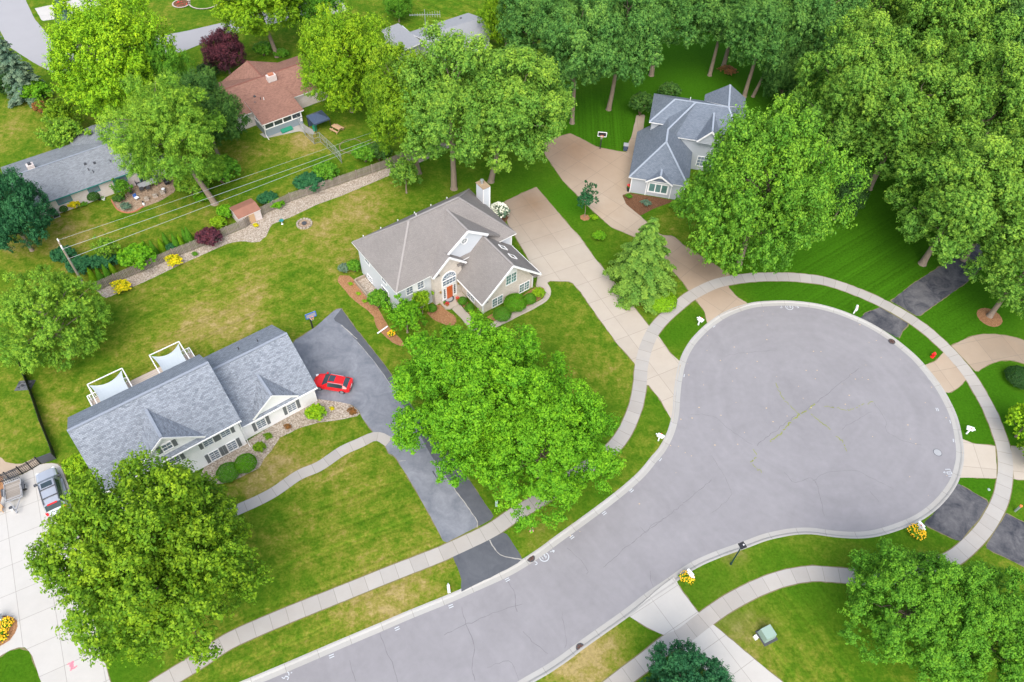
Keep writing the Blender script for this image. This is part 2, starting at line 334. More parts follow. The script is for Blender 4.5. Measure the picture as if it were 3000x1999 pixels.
# frame of the close: centre of the turning bulb, fitted from its kerb
BULB = (0.4867 * CAM_H, 0.7076 * CAM_H)
M = dict(
 grass=m_grass(), road=m_road(),
 drive_old=m_drive('drive_asphalt_worn', (.275, .29, .325), (.12, .135, .165), .2), drive_new=m_drive('drive_asphalt_sealed', (.13, .138, .155), (.062, .07, .086), .28),
 drive_patch=m_drive('drive_asphalt_patchy', (.15, .148, .155), (.030, .034, .046), .14),
 walk=m_concrete('sidewalk_concrete', (.36, .345, .325), 1.52, 0, .065, st=.16), kerb=m_concrete('kerb_concrete', (.36, .357, .345), 3.0, 0, .04, st=.12),
 drive_c=m_concrete('drive_concrete', (.41, .365, .31), 3.3, 3.1, .04, st=.14, spots=((*one(1, 0, 1330, 1390), 11, (.20, .13, .08)),)), drive_tan=m_concrete('drive_concrete_tan', (.40, .325, .25), 3.6, 3.1, .04, (.27, .18, .11), .35, spots=((*one(1, 0, 1600, 1020), 11, (.23, .15, .095)), (*one(2, 1, 150, 240), 10, (.21, .15, .10)), (*one(2, 1, 2350, 850), 14, (.24, .19, .14)))),
 drive_w=m_concrete('drive_concrete_pale', (.445, .435, .415), 3.0, 3.0, .02, st=.06),
 mulch=m_speckle('mulch_bark', [(.19, .085, .04), (.32, .165, .08), (.44, .26, .14)], 5, 22), mulch_d=m_speckle('mulch_dark', [(.07, .03, .018), (.15, .075, .04), (.22, .12, .07)], 5, 22),
 gravel=m_speckle('gravel_pale', [(.20, .155, .115), (.34, .29, .235), (.50, .45, .39)], 2.5, 9), soil=m_speckle('soil_patio', [(.20, .14, .09), (.30, .22, .155), (.40, .31, .23)], 2, 8),
 sh_blue=m_shingle('shingle_blue_grey', (.285, .315, .36), (.15, .17, .205), (.10, .115, .14), .42), sh_taupe=m_shingle('shingle_taupe', (.235, .218, .208), (.205, .19, .182), (.15, .14, .134), .3),
 sh_slate=m_shingle('shingle_slate', (.175, .205, .25), (.125, .152, .192), (.085, .105, .135), .35), sh_grey=m_shingle('shingle_grey', (.235, .255, .28), (.155, .172, .19), (.12, .13, .15), .5),
 sh_brown=m_shingle('shingle_brown', (.30, .165, .125), (.20, .105, .082), (.15, .075, .06), .5), sh_ridge=None,
 soil_edge=plain('soil_edge', (.17, .15, .07), .95, .35, 4),
 lampg=plain('lamp_green', (.015, .045, .048), .5), white=m_siding('siding_white', (.88, .88, .89), .11), pale2=m_siding('siding_grey', (.43, .46, .50), .14), pale=m_siding('siding_pale_grey', (.60, .63, .67), .14), trim=plain('trim_white', (.80, .80, .80), .45, .04, 3), brick=m_brick('brick_tan', (.50, .44, .38), (.68, .61, .54), (.60, .56, .51)),
 brickw=m_brick('brick_white', (.68, .62, .60), (.56, .48, .46), (.6, .55, .52), .3, .1), slatew=m_siding('siding_slate', (.24, .29, .33), .16),
 glass=m_glass('window_glass', (.16, .20, .25)), glassg=m_glass('window_glass_green', (.10, .20, .19)), carglass=m_glass('car_glass', (.03, .05, .06)), shutter=m_siding('shutter_grey', (.15, .165, .175), .07),  # blue-grey of window_glass paints the sky's reflection into its base colour
 red=plain('car_paint_red', (.72, .008, .010), .25, .05, 2, coat=.6), silver=plain('car_paint_silver', (.50, .53, .58), .28, .04, 2, .55, coat=.6), rubber=plain('rubber', (.02, .02, .022), .85), rim=plain('wheel_alloy', (.6, .61, .63), .3, .05, 8, .8),
 black=plain('black_metal', (.02, .021, .024), .5), dark=plain('dark_grey', (.06, .065, .075), .6), steel=plain('galvanised_steel', (.42, .45, .46), .45, .1, 8, .6), grey=plain('grey_paint', (.32, .33, .35), .6),
 wood=m_wood('fence_wood', (.19, .16, .135), (.33, .29, .25), .16, 0), wood2=m_wood('deck_wood', (.40, .33, .28), (.55, .48, .42), .14, 1), post=plain('pole_wood', (.32, .26, .20), .9, .2, 3), cedar=plain('cedar_wood', (.50, .32, .19), .8, .15, 5), planks=m_wood('trailer_planks', (.20, .175, .15), (.36, .33, .30), .2, 0),
 sail=plain('sail_fabric', (.40, .45, .49), .8, .03, 1), rust=plain('shed_roof_rust', (.27, .125, .085), .7, .2, 1.5), hred=plain('hydrant_red', (.75, .015, .02), .4), orange=plain('orange_plastic', (.8, .2, .06), .5), green=plain('utility_green', (.26, .36, .31), .5, .06, 2), teal=plain('teal_paint', (.03, .20, .20), .5), dgreen=plain('dark_green_plastic', (.02, .22, .13), .5),
 door=plain('door_wood_red', (.52, .11, .03), .4, .2, 5), brass=plain('brass', (.6, .42, .16), .3, .1, 5, .8), iron=m_speckle('cast_iron_rust', [(.05, .03, .03), (.13, .07, .055), (.2, .12, .09)], 9, 30), navy=plain('bin_navy', (.05, .075, .13), .5), blue=plain('blue_trim', (.03, .12, .42), .4), paint=plain('marking_paint', (.50, .54, .58), .8, .2, 14), pink=plain('pink_stencil_paint', (.78, .20, .26), .85, .15, 10), white2=plain('white_plastic', (.78, .80, .82), .4, .03, 3), clay=plain('terracotta', (.42, .16, .09), .8), stone=plain('edging_stone', (.42, .36, .31), .9, .2, 4),
 leaf=m_leaf('leaves'), needle=m_leaf('needles', .12, .7), petal=plain('petals_yellow', (.85, .50, .01), .7, .15, 8), petalr=plain('petals_red', (.62, .02, .03), .6), petalw=plain('petals_white', (.78, .80, .66), .7, .1, 8),
 bark=m_bark('bark_grey', (.16, .12, .09), (.36, .29, .23)), bark2=m_bark('bark_dark', (.09, .065, .05), (.2, .15, .115)), crack=plain('crack_dark', (.155, .152, .165), .95, .2, 10), weed=plain('weed_in_crack', (.22, .25, .06), .9, .3, 14), tar=plain('tar_joint', (.33, .32, .30), .9, .2, 9))

# ================================================================ GROUND, ROADS, WALKS
NW = tg(0, 2, '1000,1900 1400,1735 1830,1560 2353,1335', -.11) + tg(1, 2, '260,1225 480,1130 750,1020 930,940 1130,850 1260,778 1400,685 1500,610 1700,465 1880,330 2000,232 2100,138 2175,45', -.11) + tg(1, 1, '2235,1540 2295,1420 2327,1290 2335,1180 2348,1060', -.11)
BU = tg(2, 1, '25,925 75,825 130,757 210,683 330,607 480,556 600,543 730,540 880,553 1000,578 1130,622 1280,690 1420,777 1560,890 1640,975 1730,1090 1790,1190 1840,1300 1870,1420 1885,1560', -.11) + tg(2, 2, '1868,95 1840,175 1780,263 1700,345 1600,415 1500,460 1400,495 1300,520 1200,530 1100,527 1000,517', -.11)
SE = tg(2, 2, '900,503 820,501 740,507 640,525 540,550 420,595 250,655 100,718 0,775', -.11) + tg(1, 2, '2250,848 2100,950 1950,1066 1800,1172 1640,1285 1520,1375 1400,1455 1300,1512 1215,1562 1000,1690 500,1960', -.11)
INNER = resample(cr(NW + BU + SE, 6), .55)
def offset(pl, d):
    P = np.array(pl); t = np.gradient(P, axis=0); t /= np.hypot(t[:, 0], t[:, 1])[:, None] + 1e-9
    for _ in range(3): t[1:-1] = (t[:-2] + t[1:-1] + t[2:]) / 3
    return P + np.c_[-t[:, 1], t[:, 0]] * d
def inside(X, Y, poly):
    poly = np.array(poly); r = np.zeros(len(X), bool); n = len(poly)
    for i in range(n):
        x1, y1 = poly[i]; x2, y2 = poly[i - 1]
        if y1 == y2: continue
        r ^= ((y1 > Y) != (y2 > Y)) & (X < (x2 - x1) * (Y - y1) / (y2 - y1) + x1)
    return r
HOLE = [tuple(p) for p in offset(INNER, .78)]
# the ground: one sheet to the horizon, its lawn wear kept per point
gx, gy = np.meshgrid(np.arange(-84, 84, 1.15), np.arange(14, 176, 1.15)); GP = np.c_[gx.ravel(), gy.ravel()]
rg = np.random.RandomState(3); GP = GP + rg.uniform(-.2, .2, GP.shape)
OUT = [(x, y) for x in (-1500, -600, -200, 0, 200, 600, 1500) for y in (-1200, -500, -150, 0, 100, 300, 700, 1800) if abs(x) > 100 or y < 10 or y > 190]
npoly = len(HOLE)
allp = [Vector(p) for p in HOLE] + [Vector(p) for p in GP] + [Vector(p) for p in OUT]
vo, eo, fo, *_ = delaunay_2d_cdt(allp, [(i, (i + 1) % npoly) for i in range(npoly)], [], 0, 1e-4)
V = np.array([(v[0], v[1]) for v in vo]); F = np.array([f for f in fo])
cen = V[F].mean(1); F = F[~inside(cen[:, 0], cen[:, 1], HOLE)]
gm = bpy.data.meshes.new('ground'); gm.from_pydata([(x, y, 0) for x, y in V], [], F.tolist()); gm.materials.append(M['grass'])
dry = np.full(len(V), .34); lush = np.zeros(len(V)); stp = np.zeros(len(V)); sdir = np.zeros((len(V), 3)); sdir[:, 0] = 1
def patch(arr, c, r, x, y, rad, amt, ell=1.0, ang=0.0):
    p = one(c, r, x, y); d = V - np.array(p); C, S = math.cos(R_(ang)), math.sin(R_(ang))
    u = d[:, 0] * C + d[:, 1] * S; v = (-d[:, 0] * S + d[:, 1] * C) * ell
    arr += amt * np.exp(-(u * u + v * v) / (rad * rad))
for a in ((1, 1, 30, 30, 10, .22), (0, 1, 1500, 450, 12, .22), (0, 1, 1000, 900, 8, .12), (0, 1, 1250, 980, 5, .1), (0, 1, 1500, 700, 6, .16), (0, 1, 1750, 650, 4, .2),
          (0, 2, 2100, 250, 7, .12), (0, 2, 1900, 60, 3.2, .42), (0, 2, 2250, 20, 2.5, .25), (0, 2, 1720, 220, 2.2, .4), (1, 2, 180, 480, 8, .1),
          (1, 2, 420, 940, 4.5, .38), (1, 2, 620, 820, 3.5, .2), (1, 2, 120, 1080, 4.5, .22), (0, 2, 2000, 1350, 6, .12), (1, 2, 1650, 1370, 3.5, .42), (1, 2, 1800, 1300, 3, .3), (1, 2, 1500, 1500, 3, .25), (1, 2, 1340, 560, 2.2, .35),
          (2, 2, 420, 1150, 4, .26), (2, 2, 350, 1180, 3, .2), (2, 2, 640, 1450, 4, .15), (1, 1, 1700, 750, 6, .12), (1, 1, 1950, 1000, 4, .1), (0, 0, 150, 880, 5, .3), (0, 0, 2000, 950, 4, .3), (0, 0, 2150, 1010, 2.5, .5), (0, 0, 1700, 1010, 3, .2),
          (0, 0, 900, 1480, 7, .12), (0, 0, 500, 1560, 6, .18), (0, 1, 300, 150, 8, .2), (0, 1, 420, 1270, 1.6, .6), (2, 2, 340, 680, 1.5, .6), (0, 1, 100, 1250, 5, .08), (1, 0, 300, 1430, 7, .1), (1, 0, 50, 1500, 6, .15), (2, 2, 860, 560, 2, .1)): patch(dry, *a)
for a in ((2, 1, 1200, 250, 12, 1.0), (2, 1, 1900, 600, 9, .9), (2, 1, 700, 430, 8, .95), (2, 1, 1600, 800, 5, .8), (2, 1, 2000, 1300, 6, 1.0), (2, 1, 2200, 1350, 7, 1.0), (2, 2, 2030, 230, 4, .9), (1, 0, 1750, 850, 12, 1.2), (2, 0, 100, 450, 14, 1.2), (2, 0, 1300, 700, 25, 1.0),
          (1, 0, 1450, 1350, 6, .5), (1, 0, 1650, 1420, 4, .7), (1, 1, 1720, 150, 4, .6), (1, 1, 2260, 780, 3, .6), (2, 1, 80, 650, 4, .6), (1, 1, 2180, 1250, 4, .4), (1, 2, 1500, 480, 6, .35), (0, 2, 130, 1450, 6, .8), (0, 2, 850, 1500, 4, .6),
          (2, 2, 500, 760, 8, .42), (2, 2, 1400, 700, 7, .4), (2, 2, 150, 1000, 4, .5), (2, 2, 1000, 1000, 4, .3), (1, 2, 2150, 1250, 3, .35), (2, 0, 2000, 1500, 20, 1), (1, 0, 700, 1250, 6, .3), (1, 0, 1150, 1280, 6, .45)): patch(lush, *a)
def stripes(c, r, x, y, rad, amt, c2, r2, x1, y1, x2, y2, w):
    p = np.array(one(c, r, x, y)); a = np.array(one(c2, r2, x1, y1)); b = np.array(one(c2, r2, x2, y2)); d = (b - a) / np.hypot(*(b - a)); nrm = np.array([-d[1], d[0]])
    g = amt * np.exp(-((V - p) ** 2).sum(1) / rad ** 2); k = g > stp
    stp[k] = g[k]; sdir[k, :2] = nrm * 2 * math.pi / w
stripes(2, 1, 1200, 250, 13, 1.1, 2, 1, 1000, 320, 1500, 20, 2.2); stripes(1, 0, 1750, 870, 12, 1.2, 1, 0, 1700, 950, 1690, 720, 2.2); stripes(2, 1, 1900, 600, 8, .6, 2, 1, 1700, 700, 2200, 420, 2.2)
stripes(0, 1, 1500, 600, 16, .9, 0, 1, 1000, 700, 2000, 240, 2.6); stripes(1, 2, 150, 500, 13, 1.0, 1, 2, 0, 700, 700, 440, 2.5); stripes(1, 0, 700, 80, 16, 1.2, 1, 0, 560, 90, 800, 200, 2.4); stripes(0, 2, 2000, 1350, 8, 1.0, 1, 2, 0, 1100, 700, 800, 2.0)
stripes(2, 2, 800, 1350, 8, .9, 2, 2, 600, 1080, 950, 1540, 2.4)
at_ = gm.color_attributes.new('lawn', 'FLOAT_COLOR', 'POINT')
at_.data.foreach_set('color', np.c_[np.clip(dry - .34, -.3, 1), np.clip(lush, 0, 1), np.clip(stp, 0, 1.3), np.ones(len(V))].ravel().astype(np.float32))
st_ = gm.attributes.new('stripe', 'FLOAT_VECTOR', 'POINT'); st_.data.foreach_set('vector', sdir.ravel().astype(np.float32))
gnd = bpy.data.objects.new('ground', gm); COL.objects.link(gnd); tag(gnd, kind='structure')

def sheet(name, polys, z, mat, uvo=None, wobble=.03, kind='structure', mats2=None):
    mb = MB()
    for i, p in enumerate(polys if isinstance(polys[0], list) else [polys]):
        q = wob(p, wobble, .6, i + 7) if wobble else p
        if uvo is None: uv = None
        else:
            (ox, oy), a = uvo; C, S = math.cos(a), math.sin(a)
            uv = [((x - ox) * C + (y - oy) * S, -(x - ox) * S + (y - oy) * C) for x, y in q]
        ar = sum(q[k - 1][0] * q[k][1] - q[k][0] * q[k - 1][1] for k in range(len(q)))
        if ar < 0: q = q[::-1]; uv = uv[::-1] if uv else None
        mb.face([(x, y, z) for x, y in q], 0, uv)
    return tag(mb.build(name, mat), kind=kind)
def ang(a, b): return math.atan2(b[1] - a[1], b[0] - a[0])

# road with cracks, weeds and paint marks
mb = MB(); RD = [tuple(p) for p in offset(INNER, .06)]
mb.face([(x, y, -.12) for x, y in RD[::-1]])
def line(mbx, pts, w, z, m, jit=.03, seed=0, step=.4, gaps=0.0):
    rr = random.Random(seed); q = resample(pts, step); q = [(x + rr.gauss(0, jit), y + rr.gauss(0, jit)) for x, y in q]
    for i in range(len(q) - 1):
        if rr.random() < gaps: continue
        a, b = np.array(q[i]), np.array(q[i + 1]); d = b - a; l = np.hypot(*d) + 1e-6; n = np.array([-d[1], d[0]]) / l * w / 2 * rr.uniform(.6, 1.3); d = d / l * -.0004
        mbx.face([tuple(a - n - d) + (z,), tuple(b - n + d) + (z,), tuple(b + n + d) + (z,), tuple(a + n - d) + (z,)], m)
RZ = -.11
for i, (c, r, s, w) in enumerate([(2, 1, '510,1500 720,1340 910,1215 1100,1060 1210,970', .05), (1, 2, '1800,780 2010,600 2353,340', .04), (1, 2, '700,1240 900,1150 1250,1020', .04), (1, 2, '830,1050 860,1180 920,1300 900,1450 930,1560', .05), (1, 2, '265,1230 300,1330 350,1440 390,1560', .05),
        (1, 2, '1140,850 1190,950 1210,1080', .045), (1, 2, '1250,1210 1330,1300 1430,1370', .04), (1, 2, '2130,800 2140,900 2190,960', .035), (2, 2, '0,340 120,240 200,180', .04), (2, 2, '700,120 770,190 900,160 950,300 975,420', .04), (2, 2, '200,1 330,240 270,350 200,400', .03),
        (2, 2, '900,180 1000,120 1200,110 1300,160 1450,230', .03), (2, 1, '60,1290 200,1300 330,1400 480,1500', .03), (2, 1, '1320,1210 1400,1330 1400,1400 1520,1470 1650,1500', .03), (1, 2, '1520,1090 1550,1260 1540,1340', .03), (2, 2, '1290,250 1350,320', .03), (1, 2, '60,1420 95,1560', .04), (1, 2, '1560,640 1680,760 1700,830', .03),
        (1, 2, '2060,500 2110,540 2140,480 2240,430', .03), (2, 1, '1100,1390 1300,1270', .03), (2, 1, '280,885 470,860 640,850', .03), (1, 2, '1000,1470 1160,1420 1220,1560', .03)]):
    line(mb, cr(tg(c, r, s, RZ), 5), w, -.1165 + i * .0001, 1, .05, i)
for i, (c, r, s, w) in enumerate([(2, 1, '605,1475 680,1415 740,1345 805,1290 860,1265 910,1218', .13), (2, 1, '640,1075 680,1160 740,1230 805,1290', .07), (2, 1, '865,1270 930,1325 1020,1390', .10), (2, 1, '1060,1435 1110,1490 1130,1545', .10), (2, 1, '970,1230 1060,1245 1140,1262 1220,1230 1310,1200', .07), (2, 2, '460,55 510,15', .10), (2, 2, '480,60 555,130', .07), (2, 1, '480,1530 510,1567', .08)]):
    line(mb, cr(tg(c, r, s, RZ), 6), w, -.1132 + i * .00015, 2, .06, 50 + i, .16, .16)
rn = random.Random(5)
for c, r, x, y in ((1, 2, 385, 1197), (1, 2, 755, 1043), (1, 2, 1145, 860), (1, 2, 1590, 567), (1, 2, 1813, 402), (1, 2, 2000, 245), (1, 2, 2195, 30), (0, 2, 2285, 1387), (2, 1, 1872, 1470), (2, 1, 1850, 1340), (2, 1, 1755, 1255), (2, 1, 1700, 1040), (2, 1, 213, 680), (2, 1, 5, 1020)):
    p = one(c, r, x, y, RZ); i = int(np.argmin([(q[0] - p[0]) ** 2 + (q[1] - p[1]) ** 2 for q in INNER])); a = ang(INNER[max(i - 1, 0)], INNER[min(i + 1, len(INNER) - 1)])
    for k in (-.1, .1):
        C, S = math.cos(a), math.sin(a); ctr = (p[0] - S * k, p[1] + C * k)
        pts = [(ctr[0] + C * u - S * v, ctr[1] + S * u + C * v, -.114) for u, v in ((-.22, -.035), (.22, -.035), (.22, .035), (-.22, .035))]; mb.face(pts, 3)
def ring(mbx, c, r0, r1, z, m, n=20):
    for k in range(n):
        a, b = 2 * math.pi * k / n, 2 * math.pi * (k + 1) / n
        mbx.face([(c[0] + r0 * math.cos(a), c[1] + r0 * math.sin(a), z), (c[0] + r1 * math.cos(a), c[1] + r1 * math.sin(a), z), (c[0] + r1 * math.cos(b), c[1] + r1 * math.sin(b), z), (c[0] + r0 * math.cos(b), c[1] + r0 * math.sin(b), z)], m)
def strokes(mbx, c, a, sc, segs, w, z, m):
    C, S = math.cos(a), math.sin(a)
    f = lambda p: (c[0] + (C * p[0] - S * p[1]) * sc, c[1] + (S * p[0] + C * p[1]) * sc)
    for i, s in enumerate(segs): line(mbx, [f(p) for p in s], w, z + .0012 * i, m, .004, 1, .09)
for c, r, x, y, k in ((1, 2, 1398, 703, 35), (2, 1, 735, 548, 0)):   # surveyors' marks at the drains: a number in a ring, an arrow, a 3
    p = one(c, r, x, y, RZ); a = R_(k)
    ring(mb, p, .42, .50, -.114, 3); strokes(mb, p, a, .22, [[(-.9, -.8), (-.9, .8)], [(.1, .8), (1, .8), (.1, 0), (1, -.1), (.6, -.8), (.1, -.7)]], .07, -.113, 3)
    q = (p[0] - 1.05 * math.cos(a), p[1] - 1.05 * math.sin(a)); strokes(mb, q, a, .26, [[(-.6, .9), (.5, .9), (-.1, .2), (.5, -.2), (.3, -.9), (-.6, -.8)]], .07, -.113, 3)
    q = (p[0] + 1.0 * math.cos(a), p[1] + 1.0 * math.sin(a)); strokes(mb, q, a, .26, [[(-.8, .4), (.8, 0)], [(.8, 0), (.2, .7)], [(.8, 0), (.1, -.5)]], .07, -.113, 3)
p = one(0, 2, 1975, 1520, RZ); strokes(mb, p, R_(70), .34, [[(-.9, .9), (-.9, .1), (-.2, .2), (-.2, -.8), (-.9, -.8)], [(.2, .9), (.8, .7), (.8, -.2), (.2, -.6)], [(.9, -.7), (1.2, -.9)]], .08, -.113, 3)
p = one(2, 2, 1838, 125, RZ); strokes(mb, p, R_(95), .42, [[(-.9, -.6), (-.9, .6)], [(-.3, .6), (.3, .6), (.3, -.6), (-.3, -.6), (-.3, .6)], [(.7, -.6), (1.1, -.6), (1.1, .6)], [(-.1, 1.2), (.5, 1.0), (.2, 1.5)]], .07, -.113, 3)
for _ in range(70):
    i = rn.randrange(60, 230); q = INNER[min(i, len(INNER) - 1)]; k = rn.random() ** .6
    c0 = (q[0] * k + BULB[0] * (1 - k), q[1] * k + BULB[1] * (1 - k)); s = rn.uniform(.05, .12)
    mb.face([(c0[0] - s, c0[1], -.113), (c0[0], c0[1] - s * .6, -.113), (c0[0] + s, c0[1], -.113), (c0[0], c0[1] + s * .6, -.113)], 4)
tag(mb.build('road', [M['road'], M['crack'], M['weed'], M['paint'], plain('dry_leaf', (.55, .42, .25), .9)]), kind='structure')
# kerb and gutter
mb = MB(); prof = [(0, -.112), (.44, -.098), (.56, -.02), (.64, .012), (.79, .014), (.80, -.06)]
rows = [offset(INNER, d) for d, z in prof]; L = np.r_[0, np.cumsum(np.hypot(*np.diff(np.array(INNER), axis=0).T))]
for j in range(len(prof) - 1):
    for i in range(len(INNER) - 1):
        mb.face([tuple(rows[j][i]) + (prof[j][1],), tuple(rows[j][i + 1]) + (prof[j][1],), tuple(rows[j + 1][i + 1]) + (prof[j + 1][1],), tuple(rows[j + 1][i]) + (prof[j + 1][1],)][::-1], 0,
                [(L[i], prof[j][0]), (L[i + 1], prof[j][0]), (L[i + 1], prof[j + 1][0]), (L[i], prof[j + 1][0])][::-1])
tag(mb.build('kerb', M['kerb']), kind='structure')
def strip(name, pts, w, z, mat, jit=.02):
    P = resample(cr(pts, 6), .5); A = offset(P, w / 2); B = offset(P, -w / 2); L = np.r_[0, np.cumsum(np.hypot(*np.diff(np.array(P), axis=0).T))]
    rr = random.Random(3); mb = MB(); A = [tuple(p + rr.uniform(-jit, jit)) for p in A]; B = [tuple(p + rr.uniform(-jit, jit)) for p in B]
    for i in range(len(P) - 1):
        mb.face([B[i] + (z,), B[i + 1] + (z,), A[i + 1] + (z,), A[i] + (z,)], 0, [(L[i], 0), (L[i + 1], 0), (L[i + 1], w), (L[i], w)])
    return tag(mb.build(name, mat), kind='structure')
SWALK = (tg(0, 2, '830,1760 1130,1567 1370,1420 1590,1278 1935,1125 2353,957') + tg(1, 2, '310,832 630,707 740,660 1025,525 1190,415 1400,290 1600,145 1800,10') + tg(1, 1, '1890,1500 1965,1390 2030,1230 2058,1080 2068,960 2090,860 2125,765 2165,695 2240,612')
      + tg(2, 1, '0,515 65,468 200,400 320,367 500,345 700,342 830,350 950,365 1070,397 1180,437 1300,487 1400,535 1500,590 1600,652 1700,727 1820,838 1900,925 1980,1025 2050,1140 2110,1250 2165,1380 2205,1500')
      + tg(2, 2, '2220,0 2225,100 2215,200 2190,310 2140,415 2080,510 2000,600 1900,690 1800,745 1700,790 1560,832 1400,850 1250,845 1130,835 1000,823 900,818 800,829 700,850 600,883 500,925 400,975 300,1032 200,1100 105,1172 0,1252') + tg(1, 2, '2250,1300 2100,1420 1960,1525 1800,1650 1500,1880'))
strip('sidewalk', SWALK, 1.55, .02, M['walk'])
# driveways (concrete and asphalt sheets 4 mm or more apart)
D1a = tg(1, 1, '0,560 -40,566 -180,690 -330,785') + [one(0, 1, 2040, 780)] + tg(0, 1, '2015,790 2100,1000 2200,1210 2270,1205') + tg(1, 1, '60,1218 118,1255 150,1320 230,1425 300,1500 330,1567') + tg(1, 2, '365,0 480,190 620,430 712,612 1050,434 900,202 780,32') + tg(1, 1, '555,1345 415,1125 296,945 100,702')
sheet('driveway_worn', D1a, .010, M['drive_old'])
sheet('driveway_sealed', [tg(1, 1, '0,560 100,700 300,950 420,1130 560,1350') + tg(1, 2, '780,30 900,200 1055,432 935,500 938,455 800,262 640,40') + tg(1, 1, '360,1110 220,915 100,775 0,665 -60,640'), tg(1, 2, '770,705 1130,528 1250,715 1225,740 1120,800 825,945 828,850 810,800')], .014, M['drive_new'])
mb = MB()
for c, r, s, w in ((1, 1, '0,675 110,770', .10), (1, 1, '110,790 230,930 350,1100', .05), (1, 2, '640,40 800,262 890,385 935,455 935,500', .09), (1, 2, '1022,588 1050,640 1090,685 1150,705 1240,720', .09), (1, 1, '330,1485 390,1462', .05), (1, 2, '400,45 445,40', .06)): line(mb, cr(tg(c, r, s), 4), w, .018, 0, .02, 3, .3)
line(mb, tg(1, 2, '630,112 655,155'), .12, .018, 1, .01, 3, .3)
tag(mb.build('driveway_seams', [M['tar'], M['dark']]), kind='structure')
def edge(polys):      # bare earth where the mower leaves a seam between grass and paving
    mb = MB()
    K = np.array(INNER)
    for i, p in enumerate(polys):
        run = []
        for s in resample(list(p) + [p[0]], .5) + [None]:
            if s is not None and np.min(np.hypot(*(K - s).T)) > 1.15: run.append(s); continue
            if len(run) > 2: line(mb, run, .16, .0052 + .00017 * i, 0, .035, 90 + i, .5)
            run = []
    return tag(mb.build('lawn_edge', M['soil_edge']), kind='structure')
EDG = []
def drv(name, pts, z, mat, a, b):
    EDG.extend(pts if isinstance(pts[0], list) else [pts]); return drv_(name, pts, z, mat, a, b)
def drv_(name, pts, z, mat, a, b): return sheet(name, pts, z, mat, (a, ang(a, b)))
drv('driveway_concrete', tg(1, 0, '1345,1290 1580,1567') + tg(1, 1, '1640,60 1730,190 1835,320 2122,682') + tg(1, 1, '2195,760 2262,862 2345,935 2312,1060 2285,1345 2200,1190 2112,1080 2068,1085') + tg(1, 1, '2025,940 1900,800 1755,600 1645,440 1585,375 1425,368 1410,430 1340,420 1355,330 1150,-20') + tg(1, 0, '1115,1395 1250,1330'), .010, M['drive_c'], one(1, 1, 1585, 0), one(1, 1, 2120, 680))
drv('driveway_tan', tg(1, 0, '1390,1015 1412,965 1580,920 1680,970 1750,1010 1860,1035 2010,1058 2060,1100 2040,1300 1985,1330 1935,1345 1960,1405 2060,1490 2200,1620') + tg(2, 1, '-60,60 0,118 160,218 330,325 310,410 375,480 458,528 300,585 168,660 150,575 90,500 45,440 0,375 -250,100') + tg(1, 0, '1860,1567 1740,1460 1640,1360 1530,1250 1400,1060'), .010, M['drive_tan'], one(2, 1, 0, 118), one(2, 1, 330, 325))
drv('driveway_patched', [tg(2, 1, '1435,507 1600,380 1800,255 1950,150 2100,40 2200,150 1955,380 1800,490 1700,560 1622,616'), tg(2, 1, '1365,553 1562,668 1520,705 1490,768 1350,690 1220,627 1260,590')], .012, M['drive_patch'], one(2, 1, 1435, 507), one(2, 1, 1950, 150))
drv('driveway_curved', [cr(tg(2, 1, '1852,815 1960,765 2040,742 2120,735 2220,745 2353,778 2500,850')) + cr(tg(2, 1, '2500,1000 2353,940 2270,918 2200,918 2110,945 2025,1000')), tg(2, 1, '1800,862 1740,925 1668,950 1750,1060 1822,1150 1900,1105 1960,1045')], .010, M['drive_tan'], one(2, 1, 1852, 815), one(2, 1, 2220, 745))
drv('driveway_pale', [tg(2, 1, '1930,1458 2000,1490 2155,1505') + tg(2, 2, '2165,165 2040,157 1900,158 1925,60'), tg(2, 1, '2262,1510 2353,1515 2600,1530') + tg(2, 2, '2600,175 2353,173 2283,172')], .010, M['drive_c'], one(2, 1, 2000, 1490), one(2, 1, 2155, 1505))
drv('driveway_black', [tg(2, 2, '1895,195 2115,325 2050,430 1910,600 1655,477 1780,350'), tg(2, 2, '2230,405 2353,465 2600,590 2600,880 2353,772 2085,640 2150,530')], .012, M['drive_patch'], one(2, 2, 1895, 195), one(2, 2, 2115, 325))
drv('driveway_corner', tg(1, 2, '1985,1112 2110,1190 2245,1252 2353,1340') + tg(2, 2, '60,1400 300,1600 500,1760 950,1760 690,1567 400,1330 212,1170 105,1082 0,945') + tg(1, 2, '2290,842 2150,950'), .010, M['drive_w'], one(2, 2, 105, 1082), one(2, 2, 0, 945))
N_ = lambda s, z=0: [at(tuple(map(float, q.split(','))), z) for q in s.split()]
drv('driveway_west', N_('-120,1450 0,1402 30,1404 67,1389 95,1375 120,1360 157,1357 170,1360 178,1367 204,1432 245,1640 289,1881 335,2040 140,2060 122,1999 102,1945 93,1915 76,1898 55,1897 25,1907 0,1924 -120,1985'), .010, M['drive_w'], at((204, 1432)), at((289, 1881)))
edge(EDG + [D1a]); strip('sidewalk_edge', SWALK, 1.74, .0085, M['soil_edge'], .05)
mb = MB(); a0 = R_(22); c0 = at((211, 1951)); K = .27; zz = .0145     # pink blackletter L stencilled on the drive
for s in ([(-.2, 1.2), (-.25, -1.0)], [(.05, 1.4), (.0, -.9)], [(.28, 1.5), (.3, -.7)], [(-1.4, .7), (-.9, 1.15), (-.3, 1.05)], [(-.8, .5), (-.3, .55)], [(-.75, .0), (-.3, .1)], [(-.5, -1.5), (-.1, -1.0), (.6, -1.1), (1.55, -.55)], [(.5, -.95), (1.3, -.75)], [(-.4, -.5), (.3, -.4)]):
    zz += .0015; strokes(mb, c0, a0, K, [s], .13, zz, 0)
tag(mb.build('stencil_letter', M['pink']), 'pink blackletter L stencilled on the pale driveway in the lower left corner', 'painted letter')
